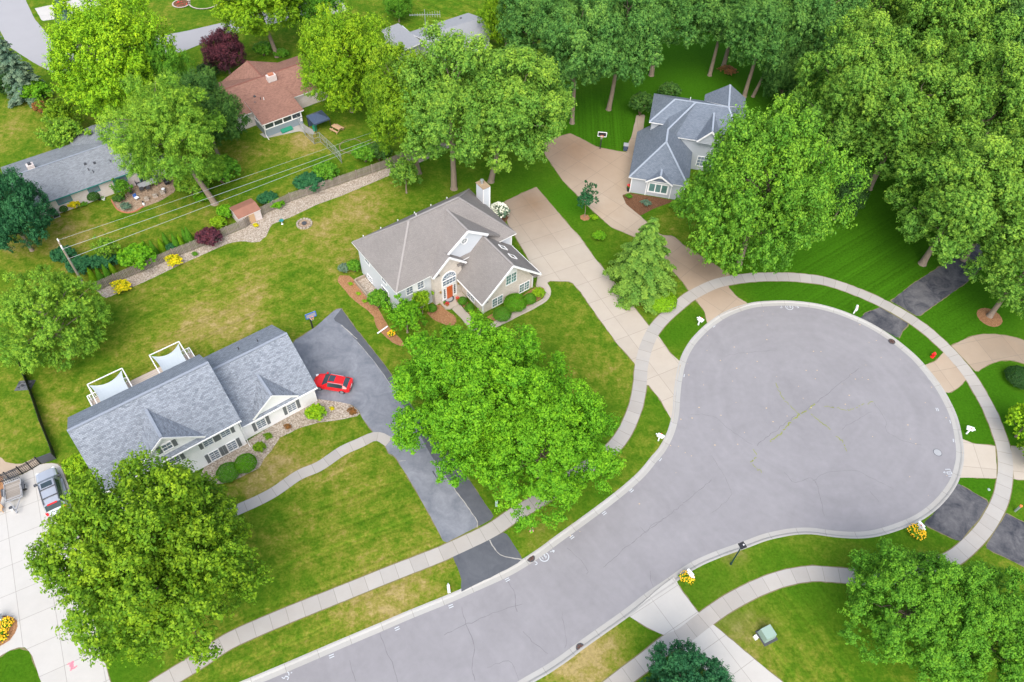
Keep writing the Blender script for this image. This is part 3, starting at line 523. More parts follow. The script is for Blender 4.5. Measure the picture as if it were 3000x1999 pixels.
strip('front_path', tg(1, 1, '330,1480 240,1440 120,1490 0,1545') + tg(0, 2, '2200,80 2060,140 1900,250 1790,310 1680,360 1500,440'), 1.25, .022, M['walk'])
sheet('house_path', [cr(tg(1, 1, '1415,375 1445,430 1440,475 1400,520 1280,585 1120,665 900,770'), 5) + cr(tg(1, 1, '920,720 1110,620 1290,540 1385,495 1405,460 1395,420 1370,405'), 5), tg(1, 1, '815,528 870,590 960,690 900,720 820,620 760,565')], .016, M['drive_c'], (one(1, 1, 1160, 640), R_(40)))
sheet('side_path', tg(1, 0, '2035,795 2095,790 2080,900 2020,1080 1955,1042 2000,940'), .014, M['drive_tan'], (one(1, 0, 2035, 795), 0))
# far streets beyond the back gardens
sheet('far_road', tg(0, 0, '-60,-80 172,-80 176,0 240,135 340,250 480,320 800,300 1270,218 1500,165 1740,105 2351,-70 2351,30 1740,207 1500,255 1280,348 800,480 400,520 230,432 60,322 0,212 -60,150'), .006, plain('far_asphalt', (.30, .30, .315), .9, .06, .3))
sheet('far_driveway', [tg(0, 0, '240,58 420,22 640,-40 700,40 400,130 290,146'), tg(0, 0, '2240,30 2351,0 2400,80 2270,100')], .010, M['drive_w'], (one(0, 0, 240, 58), R_(20)))
# beds
FENCE = tg(0, 1, '670,440 850,362 1050,275 1230,195 1350,152 1540,66 1700,0') + tg(0, 0, '1780,1500 2000,1392 2351,1270') + tg(1, 0, '300,1165 500,1070 700,980')
sheet('fence_bed', FENCE + tg(1, 0, '760,1010 580,1105 345,1205 0,1352') + tg(0, 0, '2200,1405 2000,1500 1880,1545') + tg(0, 1, '1862,0 1835,60 1790,98 1740,105 1680,95 1590,105 1480,152 1260,250 1000,375 900,415 735,490 700,470'), .010, M['gravel'])
sheet('front_bed', tg(0, 1, '1690,1480 2180,1180 2353,1206') + tg(1, 1, '62,1220 115,1258 130,1295 60,1312 0,1326') + tg(0, 1, '2280,1335 2200,1345 2060,1385 1930,1450 1872,1540') + tg(0, 2, '1825,20 1790,90 1690,140 1570,192 1470,205 1370,160 1450,0') + tg(0, 1, '1560,1450'), .012, M['gravel'])
sheet('side_bed', tg(1, 1, '-10,330 50,330 180,430 290,620 330,690 420,780 430,826 360,800 300,752 240,690 225,620 180,570 110,520 60,478 0,405 -30,370'), .010, M['mulch'])
sheet('entry_bed', [tg(1, 1, '590,590 640,540 700,530 705,560 770,600 800,640 760,690 640,640'), tg(1, 1, '785,470 830,455 900,560 890,610 850,560')], .010, M['mulch'])
sheet('garage_bed', tg(1, 1, '1000,620 1340,410 1405,415 1412,470 1160,618 1090,660'), .012, M['mulch'])
sheet('slate_house_bed', tg(1, 0, '1938,1345 1985,1330 2200,1365 2300,1385 2150,1440 2060,1490 1962,1408'), .014, M['mulch_d'])
def disc(name, c, rx, ry, z, mat):
    return sheet(name, [(c[0] + rx * math.cos(2 * math.pi * k / 28), c[1] + ry * math.sin(2 * math.pi * k / 28)) for k in range(28)], z, mat, None, .04)
disc('tree_mulch', one(2, 1, 2115, 620), 1.55, 1.6, .010, M['mulch'])
sheet('corner_bed', cr(N_('-60,1800 0,1805 25,1804 45,1812 53,1831 46,1852 25,1880 0,1892 -60,1930')), .020, M['mulch'])
sheet('gate_bed', N_('-80,1380 0,1385 12,1402 10,1440 0,1475 -80,1530'), .016, M['mulch'])
sheet('gate_paving', N_('-80,1320 0,1337 15,1353 38,1360 63,1359 84,1350 105,1340 118,1358 95,1373 67,1387 30,1402 0,1400 -80,1420'), .014, M['drive_tan'], (at((0, 1337)), .4))
# patio of the grey ranch house
sheet('patio', tg(0, 0, '890,1300 960,1240 1090,1215 1190,1200 1210,1320 1100,1390 1000,1425 930,1460 880,1468 810,1445 770,1380 860,1370'), .010, M['soil'])
sheet('porch_slab', tg(0, 0, '1790,925 2060,825 2110,870 2170,900 2160,930 2060,905 1950,930 1830,955'), .012, M['walk'], (one(0, 0, 1790, 925), .6))
disc('hydrangea_bed', one(1, 0, 1080, 1480), 1.5, 2.2, .011, M['mulch_d'])
disc('conifer_bed', one(1, 1, 2060, 430), 2.6, 2.6, .009, M['mulch_d'])
disc('sapling_bed', one(1, 0, 1680, 1500), .7, .7, .010, M['mulch'])

# ================================================================ HOUSES
M['cap_tan'] = plain('chimney_cap', (.30, .22, .14), .8, .25, 4); M['sh_ridge'] = plain('ridge_cap', (.24, .27, .32), .9, .15, 5); M['cap_taupe'] = plain('ridge_cap_taupe', (.265, .248, .238), .9, .12, 5); M['cap_slate'] = plain('ridge_cap_slate', (.30, .345, .41), .9, .12, 5); M['cap_brown'] = plain('ridge_cap_brown', (.22, .09, .07), .9, .15, 5)
class House:      # a frame turned by a; (u, v) measured along and across the house
    def __init__(s, name, label, a, u0, v0, cat='house', group=None):
        s.a = R_(a); s.u0 = u0; s.v0 = v0; C, S = math.cos(s.a), math.sin(s.a)
        s.root = thing(name, label, cat, (C * u0 - S * v0, S * u0 + C * v0, 0), s.a, group)
    def w(s, u, v): C, S = math.cos(s.a), math.sin(s.a); return (C * u - S * v, S * u + C * v)
    def part(s, name, mb, mats, parent=None, label=None, smooth=False):
        o = mb.build(name, mats, parent or s.root, smooth=smooth)
        if parent is None: o.location = (-s.u0, -s.v0, 0)
        if label: o['label'] = label
        return o
    def wall(s, mats, *prisms):
        mb = MB()
        for p in prisms: mb.prism(*p)
        return s.part('wall', mb, mats)
    def roof(s, mats, planes, th=.17):
        mb = MB()
        for p in planes: mb.slab(p, th)
        return s.part('roof', mb, mats)
    def ridges(s, mat, segs, w=.28):
        mb = MB()
        for a, b in segs: mb.bar((a[0], a[1], a[2] + .015), (b[0], b[1], b[2] + .015), w, .06)
        return s.part('ridge_cap', mb, mat)
    # an opening on a wall: f = facing ('-v', '-u', '+u', '+v'), p = wall plane, c = centre along the wall
    def T(s, f, p, c):
        if f == '-v': return lambda x, y, z: (c + x, p - y, z)
        if f == '+v': return lambda x, y, z: (c - x, p + y, z)
        if f == '-u': return lambda x, y, z: (p - y, c - x, z)
        return lambda x, y, z: (p + y, c + x, z)
    def bx(s, mb, t, x0, x1, y0, y1, z0, z1, m=0):
        a = t(x0, y0, z0); b = t(x1, y1, z1); mb.b2(min(a[0], b[0]), max(a[0], b[0]), min(a[1], b[1]), max(a[1], b[1]), z0, z1, m)
    def window(s, f, p, c, z, w, h, cols=2, rows=2, trim='trim', glass='glass', fr=.10, shut=0.0, mun=.035, mid=0.0):
        t = s.T(f, p, c); mb = MB(); o = .06
        s.bx(mb, t, -w / 2 - fr, w / 2 + fr, 0.003, o, z + h / 2, z + h / 2 + fr); s.bx(mb, t, -w / 2 - fr, w / 2 + fr, 0.003, o + .02, z - h / 2 - fr, z - h / 2)
        for sx in (-1, 1): s.bx(mb, t, min(sx * w / 2, sx * (w / 2 + fr)), max(sx * w / 2, sx * (w / 2 + fr)), 0.003, o, z - h / 2, z + h / 2)
        for i in range(1, cols): x = -w / 2 + w * i / cols; e = mun if not (mid and i == cols // 2 and cols % 2 == 0) else mid; s.bx(mb, t, x - e / 2, x + e / 2, .024, .05, z - h / 2, z + h / 2)
        for i in range(1, rows): zz = z - h / 2 + h * i / rows; s.bx(mb, t, -w / 2, w / 2, .024, .047, zz - mun / 2, zz + mun / 2)
        wn_ = s.part('window', mb, M[trim])
        g = MB(); s.bx(g, t, -w / 2 + .002, w / 2 - .002, .004, .022, z - h / 2 + .002, z + h / 2 - .002); s.part('pane', g, M[glass], wn_)
        if shut:
            for sx in (-1, 1):
                g = MB(); a, b = sorted((sx * (w / 2 + fr + .03), sx * (w / 2 + fr + .03 + shut))); s.bx(g, t, a, b, .003, .05, z - h / 2 - fr * .6, z + h / 2 + fr * .6); s.part('shutter', g, M['shutter'])
        return wn_
def gable_wall(H, mats, pts, off): mb = MB(); mb.wallpoly(pts, off); return H.part('gable', mb, mats)
def rake(H, pts, w=.09, h=.22, mat='trim', name='rake_board'):
    mb = MB()
    for a, b in zip(pts[:-1], pts[1:]): mb.bar(a, b, w, h)
    return H.part(name, mb, M[mat])
def vents(H, mat, items, name='roof_vent'):
    for u, v, z, kind in items:
        mb = MB()
        if kind == 'pipe': mb.tube([(u, v, z - .1), (u, v, z + .42)], .055, 8)
        else: mb.box((u, v, z + .06), (.34, .34, .2), 0, 0, .7)
        H.part(name, mb, mat)

# ---- white colonial with blue-grey roof (front, left)
H = House('white_colonial_house', 'white two storey house with blue grey shingles and dark shutters beside the red car', 39.3, 3.0, 55.4)
H.wall(M['white'], ([(-8.05, 50.45), (5.2, 50.45), (5.2, 59.9), (-8.05, 59.9)], -.1, 5.05), ([(5.2, 51.0), (13.95, 51.0), (13.95, 61.2), (5.2, 61.2)], -.1, 2.75))
for u, off in ((-8.05, .12), (5.08, .12)): gable_wall(H, M['white'], [(u, 50.47, 5.0), (u, 59.88, 5.0), (u, 55.15, 8.85)], (off, 0))
gable_wall(H, M['white'], [(13.83, 51.02, 2.7), (13.83, 61.18, 2.7), (13.83, 56.2, 6.35)], (.12, 0))
r0 = H.roof([M['sh_blue'], M['trim']], [[(-8.4, 49.9, 5.0), (5.55, 49.9, 5.0), (5.55, 55.2, 9.15), (-8.4, 55.2, 9.15)], [(5.55, 60.45, 5.0), (-8.4, 60.45, 5.0), (-8.4, 55.2, 9.15), (5.55, 55.2, 9.15)],
    [(5.3, 50.7, 2.75), (14.25, 50.7, 2.75), (14.25, 56.25, 6.6), (5.3, 56.25, 6.6)], [(14.25, 61.75, 2.75), (5.3, 61.75, 2.75), (5.3, 56.25, 6.6), (14.25, 56.25, 6.6)],
    # the two gables over the front wall
    [(-1.64, 50.02, 8.3), (-1.64, 54.1, 8.3), (1.85, 50.3, 5.27), (1.85, 50.02, 5.27)], [(-1.64, 50.02, 8.3), (-5.13, 50.02, 5.27), (-5.13, 50.3, 5.27), (-1.64, 54.1, 8.3)],
    [(9.4, 50.75, 5.15), (9.4, 54.2, 5.15), (12.05, 51.0, 2.93), (12.05, 50.75, 2.93)], [(9.4, 50.75, 5.15), (6.75, 50.75, 2.93), (6.75, 51.0, 2.93), (9.4, 54.2, 5.15)]])
H.ridges(M['sh_ridge'], [((-8.4, 55.2, 9.15), (5.55, 55.2, 9.15)), ((5.6, 56.25, 6.6), (14.25, 56.25, 6.6)), ((-1.64, 50.1, 8.3), (-1.64, 54.0, 8.3)), ((9.4, 50.8, 5.15), (9.4, 54.1, 5.15))])
gable_wall(H, M['white'], [(-1.64, 50.28, 8.1), (-4.6, 50.28, 5.3), (1.35, 50.28, 5.3)], (0, .15)); gable_wall(H, M['white'], [(9.4, 50.98, 4.95), (7.1, 50.98, 2.95), (11.7, 50.98, 2.95)], (0, .15))
rake(H, [(-5.1, 50.0, 5.2), (-1.64, 50.0, 8.2), (1.82, 50.0, 5.2)], .06, .24); rake(H, [(6.8, 50.73, 2.87), (9.4, 50.73, 5.05), (12.0, 50.73, 2.87)], .06, .24)
rake(H, [(-8.4, 49.85, 4.9), (5.55, 49.85, 4.9)], .1, .12, 'trim', 'gutter'); rake(H, [(5.6, 50.64, 2.65), (14.25, 50.64, 2.65)], .1, .12, 'trim', 'gutter')
for c in (1.84, 3.72, -5.2): H.window('-v', 50.45, c, 3.72, .92, 1.28, 2, 4, shut=.36)
for c in (1.84, 3.76, -5.2): H.window('-v', 50.45, c, 1.02, .92, 1.42, 2, 4, shut=.36)
H.window('-v', 50.45, -1.64, 3.72, .92, 1.28, 2, 4, shut=.36); H.window('-v', 50.28, -1.62, 6.35, .85, .95, 2, 2, shut=.40)
for c in (7.42, 11.02): H.window('-v', 51.0, c, 1.30, .95, 1.35, 2, 4, shut=.36)
mb = MB(); H.bx(mb, H.T('-v', 50.45, -1.64), -.5, .5, .003, .07, 0.1, 2.2); dr = H.part('door', mb, M['trim']); mb = MB(); H.bx(mb, H.T('-v', 50.45, -1.64), .35, .42, .071, .12, 1.0, 1.1); H.part('handle', mb, M['brass'], dr)
for c in (7.3, 11.6):
    mb = MB(); t = H.T('+u', 13.95, {7.3: 53.6, 11.6: 58.4}[c]); H.bx(mb, t, -1.3, 1.3, .003, .05, .02, 2.15); H.part('garage_door', mb, M['trim'])
mb = MB(); mb.tube([(5.32, 50.2, 4.85), (5.32, 50.2, .1), (5.32, 49.9, .05)], .05, 6); H.part('downspout', mb, M['trim'])
vents(H, M['dark'], [(9.3, 58.6, 4.97, 'pipe'), (11.4, 58.1, 5.3, 'pipe')])
for u in (-5.5, 3.2): H.window('+v', 59.9, u, 3.7, .9, 1.3)
# deck behind it
D = House('wooden_deck', 'low grey timber deck with white rails behind the white house', 39.3, -1, 62.6, 'deck')
mb = MB(); mb.b2(-6.3, 5.3, 60.0, 65.3, .45, .58); D.part('floor', mb, M['wood2'])
for u in (-6.1, -2, 1.8, 5.1):
    mb = MB(); mb.b2(u - .07, u + .07, 65.05, 65.2, 0, 1.5); D.part('post', mb, M['trim'])
for a, b in (((-6.3, 60.6), (-6.3, 65.25)), ((5.3, 60.6), (5.3, 65.25)), ((-6.3, 65.25), (-2.0, 65.25)), ((1.7, 65.25), (5.3, 65.25))):
    mb = MB(); mb.bar((a[0], a[1], 1.45), (b[0], b[1], 1.45), .09, .05); mb.bar((a[0], a[1], .75), (b[0], b[1], .75), .06, .05)
    n = int(math.hypot(b[0] - a[0], b[1] - a[1]) / .17)
    for i in range(1, n): x = a[0] + (b[0] - a[0]) * i / n; y = a[1] + (b[1] - a[1]) * i / n; mb.b2(x - .02, x + .02, y - .02, y + .02, .78, 1.42)
    D.part('railing', mb, M['trim'])
for lab, u0, u1 in (('pale shade sail on a white frame nearest the dark mesh fence', -5.65, -1.88), ('pale shade sail on a white frame behind the middle of the white house roof', 1.2, 4.62)):
    s = House('shade_sail', lab, 39.3, (u0 + u1) / 2, 64, 'shade sail', 'shade sails on the deck'); v0, v1, z = 61.0, 65.55, 2.75
    for u in (u0, u1):
        mb = MB(); mb.bar((u, v1, .58), (u, v1, z), .1); s.part('post', mb, M['trim'])
        mb = MB(); mb.bar((u, v0, z), (u, v1, z), .09); s.part('beam', mb, M['trim'])
    mb = MB(); mb.bar((u0, v1, z), (u1, v1, z), .09); s.part('beam', mb, M['trim'])
    mb = MB(); n = 10; P = {}
    for i in range(n + 1):
        for j in range(n + 1):
            a, b = i / n, j / n; e = lambda t: 4 * t * (1 - t)
            x = u0 + .12 + (u1 - u0 - .24) * a; y = v0 + .05 + (v1 - v0 - .25) * b
            x += (.5 - a) * 2 * .28 * e(b) * abs(2 * a - 1); y += (.5 - b) * 2 * .85 * e(a) * abs(2 * b - 1)
            P[i, j] = (x, y, z - .02 - .22 * e(a) * e(b))
    for i in range(n):
        for j in range(n): mb.face([P[i, j], P[i + 1, j], P[i + 1, j + 1], P[i, j + 1]])
    s.part('sail', mb, M['sail'], smooth=True)

# ---- pale grey house with taupe roof (middle)
H = House('brick_front_house', 'pale grey and tan brick house with taupe roof and white chimney in the middle', 39.04, 36.5, 58.5)
H.wall(M['pale'], ([(27.8, 56.1), (44.5, 56.1), (44.5, 65.6), (27.8, 65.6)], -.1, 5.2))
t, m_ = M['sh_taupe'], M['trim']
H.roof([t, m_], [[(27.3, 55.6, 5.3), (45.0, 55.6, 5.3), (39.85, 60.85, 9.95), (32.75, 60.85, 9.95)], [(45.0, 66.07, 5.3), (27.3, 66.07, 5.3), (32.75, 60.85, 9.95), (39.85, 60.85, 9.95)],
    [(27.3, 66.07, 5.3), (27.3, 55.6, 5.3), (32.75, 60.85, 9.95)], [(45.0, 55.6, 5.3), (45.0, 66.07, 5.3), (39.85, 60.85, 9.95)],
    [(37.7, 60.4, 9.5), (32.05, 55.6, 5.36), (32.05, 55.4, 5.36), (37.7, 55.7, 9.5)], [(34.5, 55.05, 7.5), (32.05, 55.05, 5.3), (32.05, 56.0, 5.3), (34.5, 56.0, 7.5)],
    ])
H.roof([t, t], [[(37.7, 60.4, 9.5), (37.7, 55.7, 9.5), (40.5, 55.7, 7.45), (42.6, 55.95, 5.85), (43.2, 56.4, 5.5)], [(34.5, 55.05, 7.5), (34.5, 56.0, 7.5), (36.7, 56.0, 5.52), (36.7, 55.05, 5.52)],
    [(35.5, 49.75, 3.2), (40.0, 49.75, 7.3), (40.0, 56.0, 7.3), (36.4, 56.0, 4.02), (35.5, 55.1, 3.2)], [(44.5, 49.75, 3.2), (44.5, 55.95, 3.2), (40.0, 56.0, 7.3), (40.0, 49.75, 7.3)]])
H.ridges(M['cap_taupe'], [((32.75, 60.85, 9.97), (39.85, 60.85, 9.97)), ((37.7, 55.75, 9.5), (37.7, 60.3, 9.5)), ((40, 49.8, 7.3), (40, 55.7, 7.3)), ((27.35, 55.65, 5.3), (32.75, 60.85, 9.95)), ((39.85, 60.85, 9.95), (44.95, 55.65, 5.3)), ((27.35, 66.0, 5.3), (32.75, 60.85, 9.95)), ((39.85, 60.85, 9.95), (44.95, 66.0, 5.3))], .24)
gable_wall(H, M['pale'], [(34.3, 55.95, 6.9), (34.3, 55.95, 3.6), (40.7, 55.95, 3.6), (40.7, 55.95, 7.15), (37.7, 55.95, 9.3)], (0, .14))
rake(H, [(34.55, 55.66, 7.1), (37.7, 55.66, 9.42), (40.6, 55.66, 7.35)], .12, .3); rake(H, [(32.1, 55.0, 5.25), (34.5, 55.0, 7.4), (36.9, 55.0, 5.25)], .1, .26); rake(H, [(35.46, 49.7, 3.1), (35.46, 55.0, 3.1)], .08, .16, 'trim', 'gutter'); rake(H, [(44.54, 49.7, 3.1), (44.54, 55.9, 3.1)], .08, .16, 'trim', 'gutter')
rake(H, [(35.55, 49.7, 3.14), (40, 49.7, 7.2), (44.45, 49.7, 3.14)], .1, .26)
H.wall(M['brick'], ([(32.4, 55.4), (36.4, 55.4), (36.4, 56.08), (32.4, 56.08)], -.1, 5.25)); gable_wall(H, M['brick'], [(32.42, 55.4, 5.25), (36.38, 55.4, 5.25), (34.5, 55.4, 7.25)], (0, .4))
H.wall(M['brick'], ([(36.4, 50.9), (44.15, 50.9), (44.15, 56.08), (36.4, 56.08)], -.1, 3.25)); gable_wall(H, M['brick'], [(36.45, 50.9, 3.2), (44.1, 50.9, 3.2), (40.05, 50.9, 7.05)], (0, .2))
for u, s in ((32.35, 1), (36.5, -1)): mb = MB(); mb.b2(u, u + .75 * s, 55.08, 55.4, 5.12, 5.3); H.part('eave_return', mb, [M['sh_taupe']])
for u, s in ((35.6, 1), (43.5, 1)): mb = MB(); mb.b2(u, u + .85 * s, 49.8, 50.9, 3.02, 3.2); H.part('eave_return', mb, M['sh_taupe'])
# entrance: arched white surround with fan light, door and side lights
tt = H.T('-v', 55.4, 34.48); mb = MB(); n = 14; zc, Rr = 3.72, 1.08
prof = [(-Rr, .1)] + [(Rr * math.cos(math.pi - math.pi * k / n), zc + Rr * math.sin(math.pi * k / n)) for k in range(n + 1)] + [(Rr, .1)]
mb.wallpoly([tt(x, .10, z) for x, z in prof], (0, .098)); su = H.part('entry_surround', mb, M['trim'])
mb = MB(); prof = [((Rr - .14) * math.cos(math.pi - math.pi * k / n), zc + .04 + (Rr - .16) * math.sin(math.pi * k / n)) for k in range(n + 1)]; mb.wallpoly([tt(x, .12, z) for x, z in prof], (0, .019)); fan = H.part('fan_light', mb, M['glass'])
mb = MB()
for k in range(1, 6): q = math.pi * k / 6; mb.bar(tt(.1 * math.cos(q), .13, zc + .1 * math.sin(q)), tt((Rr - .18) * math.cos(q), .13, zc + (Rr - .18) * math.sin(q)), .03)
for k in range(10): q0, q1 = math.pi * k / 10, math.pi * (k + 1) / 10; mb.bar(tt(.5 * math.cos(q0), .13, zc + .5 * math.sin(q0)), tt(.5 * math.cos(q1), .13, zc + .5 * math.sin(q1)), .03)
H.part('glazing_bar', mb, M['trim'], fan)
H.window('-v', 55.3, 34.48, 3.2, 1.86, .82, 4, 2, fr=.06)
mb = MB(); H.bx(mb, tt, -.42, .42, .101, .15, .28, 2.34); dr = H.part('door', mb, M['door']); mb = MB(); H.bx(mb, tt, .30, .37, .151, .2, 1.2, 1.3); H.part('handle', mb, M['brass'], dr)
for x in (-.74, .74):
    mb = MB()
    for k in range(5): H.bx(mb, tt, x - .11, x + .11, .101, .13, .62 + k * .33, .86 + k * .33)
    H.part('side_light', mb, M['dark'])
for x in (-1.32, 1.32): mb = MB(); mb.lathe([(.03, -.16), (.1, -.12), (.12, .1), (.05, .2)], tt(x, .14, 2.0), 8); H.part('wall_lamp', mb, M['brass'])
mb = MB(); mb.prism([(33.0, 55.4), (33.0, 54.1), (33.5, 53.75), (35.9, 53.75), (36.25, 54.2), (36.25, 55.4)], 0, .2); H.part('porch', mb, M['drive_c'])
H.window('-v', 56.1, 29.35, 4.05, .82, 1.25, 2, 3); H.window('-v', 56.1, 30.9, 4.05, .82, 1.25, 2, 3); mb = MB(); H.bx(mb, H.T('-v', 56.1, 30.12), -.3, .3, .003, .05, 3.4, 4.7); H.part('blind_panel', mb, M['trim'])
H.window('-v', 56.1, 30.1, 1.55, 2.1, 1.35, 4, 3)
H.window('-v', 50.9, 38.62, .88, 1.5, 1.42, 4, 3, glass='glassg', mid=.12); H.window('-v', 50.9, 42.82, .88, 1.5, 1.42, 4, 3, glass='glassg', mid=.12); H.window('-v', 50.9, 40.66, 3.72, 1.5, 1.55, 4, 3, glass='glassg', mid=.12)
tq = H.T('-v', 50.9, 40.66); mb = MB(); mb.wallpoly([tq(.85 * math.cos(math.pi - math.pi * k / 12), .06, 4.62 + .72 * math.sin(math.pi * k / 12)) for k in range(13)], (0, .057)); H.part('arch_panel', mb, M['trim'])
H.window('-u', 36.4, 53.45, .98, 1.45, 1.15, 4, 3, mid=.1)
mb = MB(); tr = H.T('-v', 55.95, 37.27)
for k in range(20):
    q0, q1 = 2 * math.pi * k / 20, 2 * math.pi * (k + 1) / 20; mb.bar(tr(.44 * math.cos(q0), .04, 7.95 + .44 * math.sin(q0)), tr(.44 * math.cos(q1), .04, 7.95 + .44 * math.sin(q1)), .17, .07)
for k in range(4): q = math.pi * k / 4; mb.bar(tr(.38 * math.cos(q), .035, 7.95 + .38 * math.sin(q)), tr(-.38 * math.cos(q), .035, 7.95 - .38 * math.sin(q)), .04, .03)
rw = H.part('round_window', mb, M['trim']); mb = MB(); mb.wallpoly([tr(.38 * math.cos(2 * math.pi * k / 20), .02, 7.95 + .38 * math.sin(2 * math.pi * k / 20)) for k in range(20)], (0, .018)); H.part('pane', mb, M['carglass'], rw)
for v, z, w in ((63.4, .75, 1.0), (59.5, 1.72, 1.5), (63.4, 4.1, 1.0), (59.4, 4.1, 1.0)): H.window('-u', 27.8, v, z, w, 1.15 if z > 1 else .8, 2, 2)
for u0, v0 in ((41.85, 54.25), (41.9, 52.35)):    # roof windows lying on the right slope of the wing
    mb = MB(); q = [(u0 - .45, v0 - .35), (u0 + .45, v0 - .35), (u0 + .45, v0 + .35), (u0 - .45, v0 + .35)]; Z = lambda u: 7.3 - (u - 40) * .911
    for i in range(4): a, b = q[i], q[(i + 1) % 4]; mb.bar((a[0], a[1], Z(a[0]) + .05), (b[0], b[1], Z(b[0]) + .05), .09, .1)
    k = H.part('skylight', mb, M['trim']); mb = MB(); mb.face([(u, v, Z(u) + .06) for u, v in q]); H.part('pane', mb, M['carglass'], k)
mb = MB(); mb.b2(44.55, 45.55, 62.2, 63.75, 0, 8.05); ch = H.part('chimney', mb, M['pale'])
mb = MB(); mb.b2(44.47, 45.63, 62.12, 63.83, 8.05, 8.12); H.part('cap', mb, M['cap_tan'], ch); mb = MB(); mb.lathe([(.17, 0), (.17, .45), (.23, .46), (.23, .58), (.05, .62)], (45.05, 63.2, 8.12), 12); H.part('flue', mb, M['steel'], ch)
for u0, u1, v0, v1 in ((44.5, 44.62, 62.13, 62.25), (45.48, 45.62, 62.13, 62.25), (45.48, 45.62, 63.7, 63.83)): H.part('corner_board', MB().b2(u0, u1, v0, v1, 0, 8.04), M['trim'], ch)
for u, v in ((27.76, 56.06), (44.44, 56.0)): H.part('corner_board', MB().b2(u - .06, u + .12, v - .05, v + .12, 0, 5.1), M['trim'])
for u in (44.05, 36.34): H.part('corner_board', MB().b2(u, u + .14, 50.84, 50.98, 0, 3.1), M['trim'])
for u in (29, 31.5, 34, 36.5, 39, 41.5): mb = MB(); mb.b2(u - .06, u + .06, 66.05, 66.15, 5.1, 5.5); H.part('gutter_bracket', mb, M['trim'])
vents(H, M['trim'], [(34.2, 61.6, 9.3, 'pipe')])
mb = MB(); mb.b2(44.5, 44.58, 57.0, 57.1, .1, 5.0); H.part('downspout', mb, M['trim'])
for v in (58.3, 62.0): mb = MB(); H.bx(mb, H.T('+u', 44.5, v if v < 60 else 60.6), -1.0, 1.0, .003, .05, .02, 2.2); H.part('garage_door', mb, M['trim'])
W = House('window_well', 'grey timber retaining box against the left wall of the taupe roofed house', 39.04, 26.9, 62.5, 'retaining wall')
mb = MB(); mb.b2(26.1, 26.25, 60.2, 64.6, 0, .55); W.part('side_timber', mb, M['post']); 
for v in (60.2, 64.6): mb = MB(); mb.b2(26.25, 27.7, v - .08, v + .08, 0, .55); W.part('end_timber', mb, M['post'])
mb = MB(); mb.b2(26.25, 27.75, 60.28, 64.52, .0, .08); W.part('gravel_fill', mb, M['gravel'])

# ---- slate roofed house (upper right)
H = House('slate_roof_house', 'pale grey house with dark slate hip roofs beside the tan driveway', -10.1, 6.5, 97)
H.wall(M['pale2'], ([(.35, 88.35), (7.95, 88.35), (7.95, 97.4), (.35, 97.4)], -.1, 2.85), ([(1.7, 97.4), (14.6, 97.4), (14.6, 104.0), (1.7, 104.0)], -.1, 6.1), ([(5.5, 95.95), (14.6, 95.95), (14.6, 97.39), (5.5, 97.39)], -.1, 5.15), ([(9.3, 104.0), (14.4, 104.0), (14.4, 106.0), (9.3, 106.0)], -.1, 6.1))
C_, D_, G_ = (4.1, 95.0, 6.8), (7.4, 100.6, 8.15), (5.3, 95.6, 5.3)
H.roof([M['sh_slate'], M['trim']], [[(-.1, 88, 2.9), (8.3, 88, 2.9), (4.12, 92, 6.8)], [(8.3, 88, 2.9), (8.3, 97.3, 2.9), C_, (4.12, 92, 6.8)], [(-.13, 98.9, 2.9), (-.1, 88, 2.9), (4.12, 92, 6.8), C_], [(-.13, 98.9, 2.9), C_, (3.95, 98.2, 6.75)], [C_, D_, (3.95, 98.2, 6.75)], [C_, G_, D_],
    [(1.3, 104.4, 6.2), (1.3, 96.95, 6.2), (4.4, 100.6, 8.15)], [(1.3, 96.95, 6.2), (3.9, 96.95, 6.2), D_, (4.4, 100.6, 8.15)], [G_, (15.0, 95.6, 5.3), (12.1, 100.6, 8.15), D_], [(15.0, 104.4, 6.2), (1.3, 104.4, 6.2), (4.4, 100.6, 8.15), (12.1, 100.6, 8.15)], [(15.0, 95.6, 5.3), (15.0, 104.4, 6.2), (12.1, 100.6, 8.15)],
    [(12.12, 106.6, 8.15), (8.85, 106.1, 6.2), (8.85, 104.4, 6.2), (12.12, 100.8, 8.15)], [(12.12, 106.6, 8.15), (12.12, 100.8, 8.15), (14.9, 104.4, 6.2), (14.9, 106.7, 6.2)],
    [(10.2, 94.9, 7.6), (10.2, 99.6, 7.6), (8.4, 95.9, 5.6), (8.4, 94.9, 5.6)], [(10.2, 94.9, 7.6), (12.0, 94.9, 5.6), (12.0, 95.9, 5.6), (10.2, 99.6, 7.6)],
    [(4.23, 87.75, 4.15), (4.23, 89.3, 4.15), (2.3, 88.05, 2.8), (2.3, 87.75, 2.8)], [(4.23, 87.75, 4.15), (6.15, 87.75, 2.8), (6.15, 88.05, 2.8), (4.23, 89.3, 4.15)]], .14)
H.ridges(M['cap_slate'], [((-.05, 88.05, 2.9), (4.12, 92, 6.8)), ((8.25, 88.05, 2.9), (4.12, 92, 6.8)), ((4.12, 92, 6.8), C_), (C_, D_), ((4.4, 100.6, 8.15), (12.1, 100.6, 8.15)), ((1.35, 97, 6.2), (4.4, 100.6, 8.15)), ((12.12, 100.8, 8.15), (12.12, 106.5, 8.15)), ((10.2, 95, 7.6), (10.2, 99.5, 7.6)), ((4.23, 87.8, 4.15), (4.23, 89.3, 4.15)), ((12.1, 100.6, 8.15), (14.9, 95.7, 5.3))], .26)
gable_wall(H, M['pale2'], [(8.7, 95.15, 5.2), (11.7, 95.15, 5.2), (11.7, 95.15, 5.7), (10.2, 95.15, 7.4), (8.7, 95.15, 5.7)], (0, .8)); rake(H, [(8.42, 94.86, 5.55), (10.2, 94.86, 7.5), (11.98, 94.86, 5.55)], .08, .22)
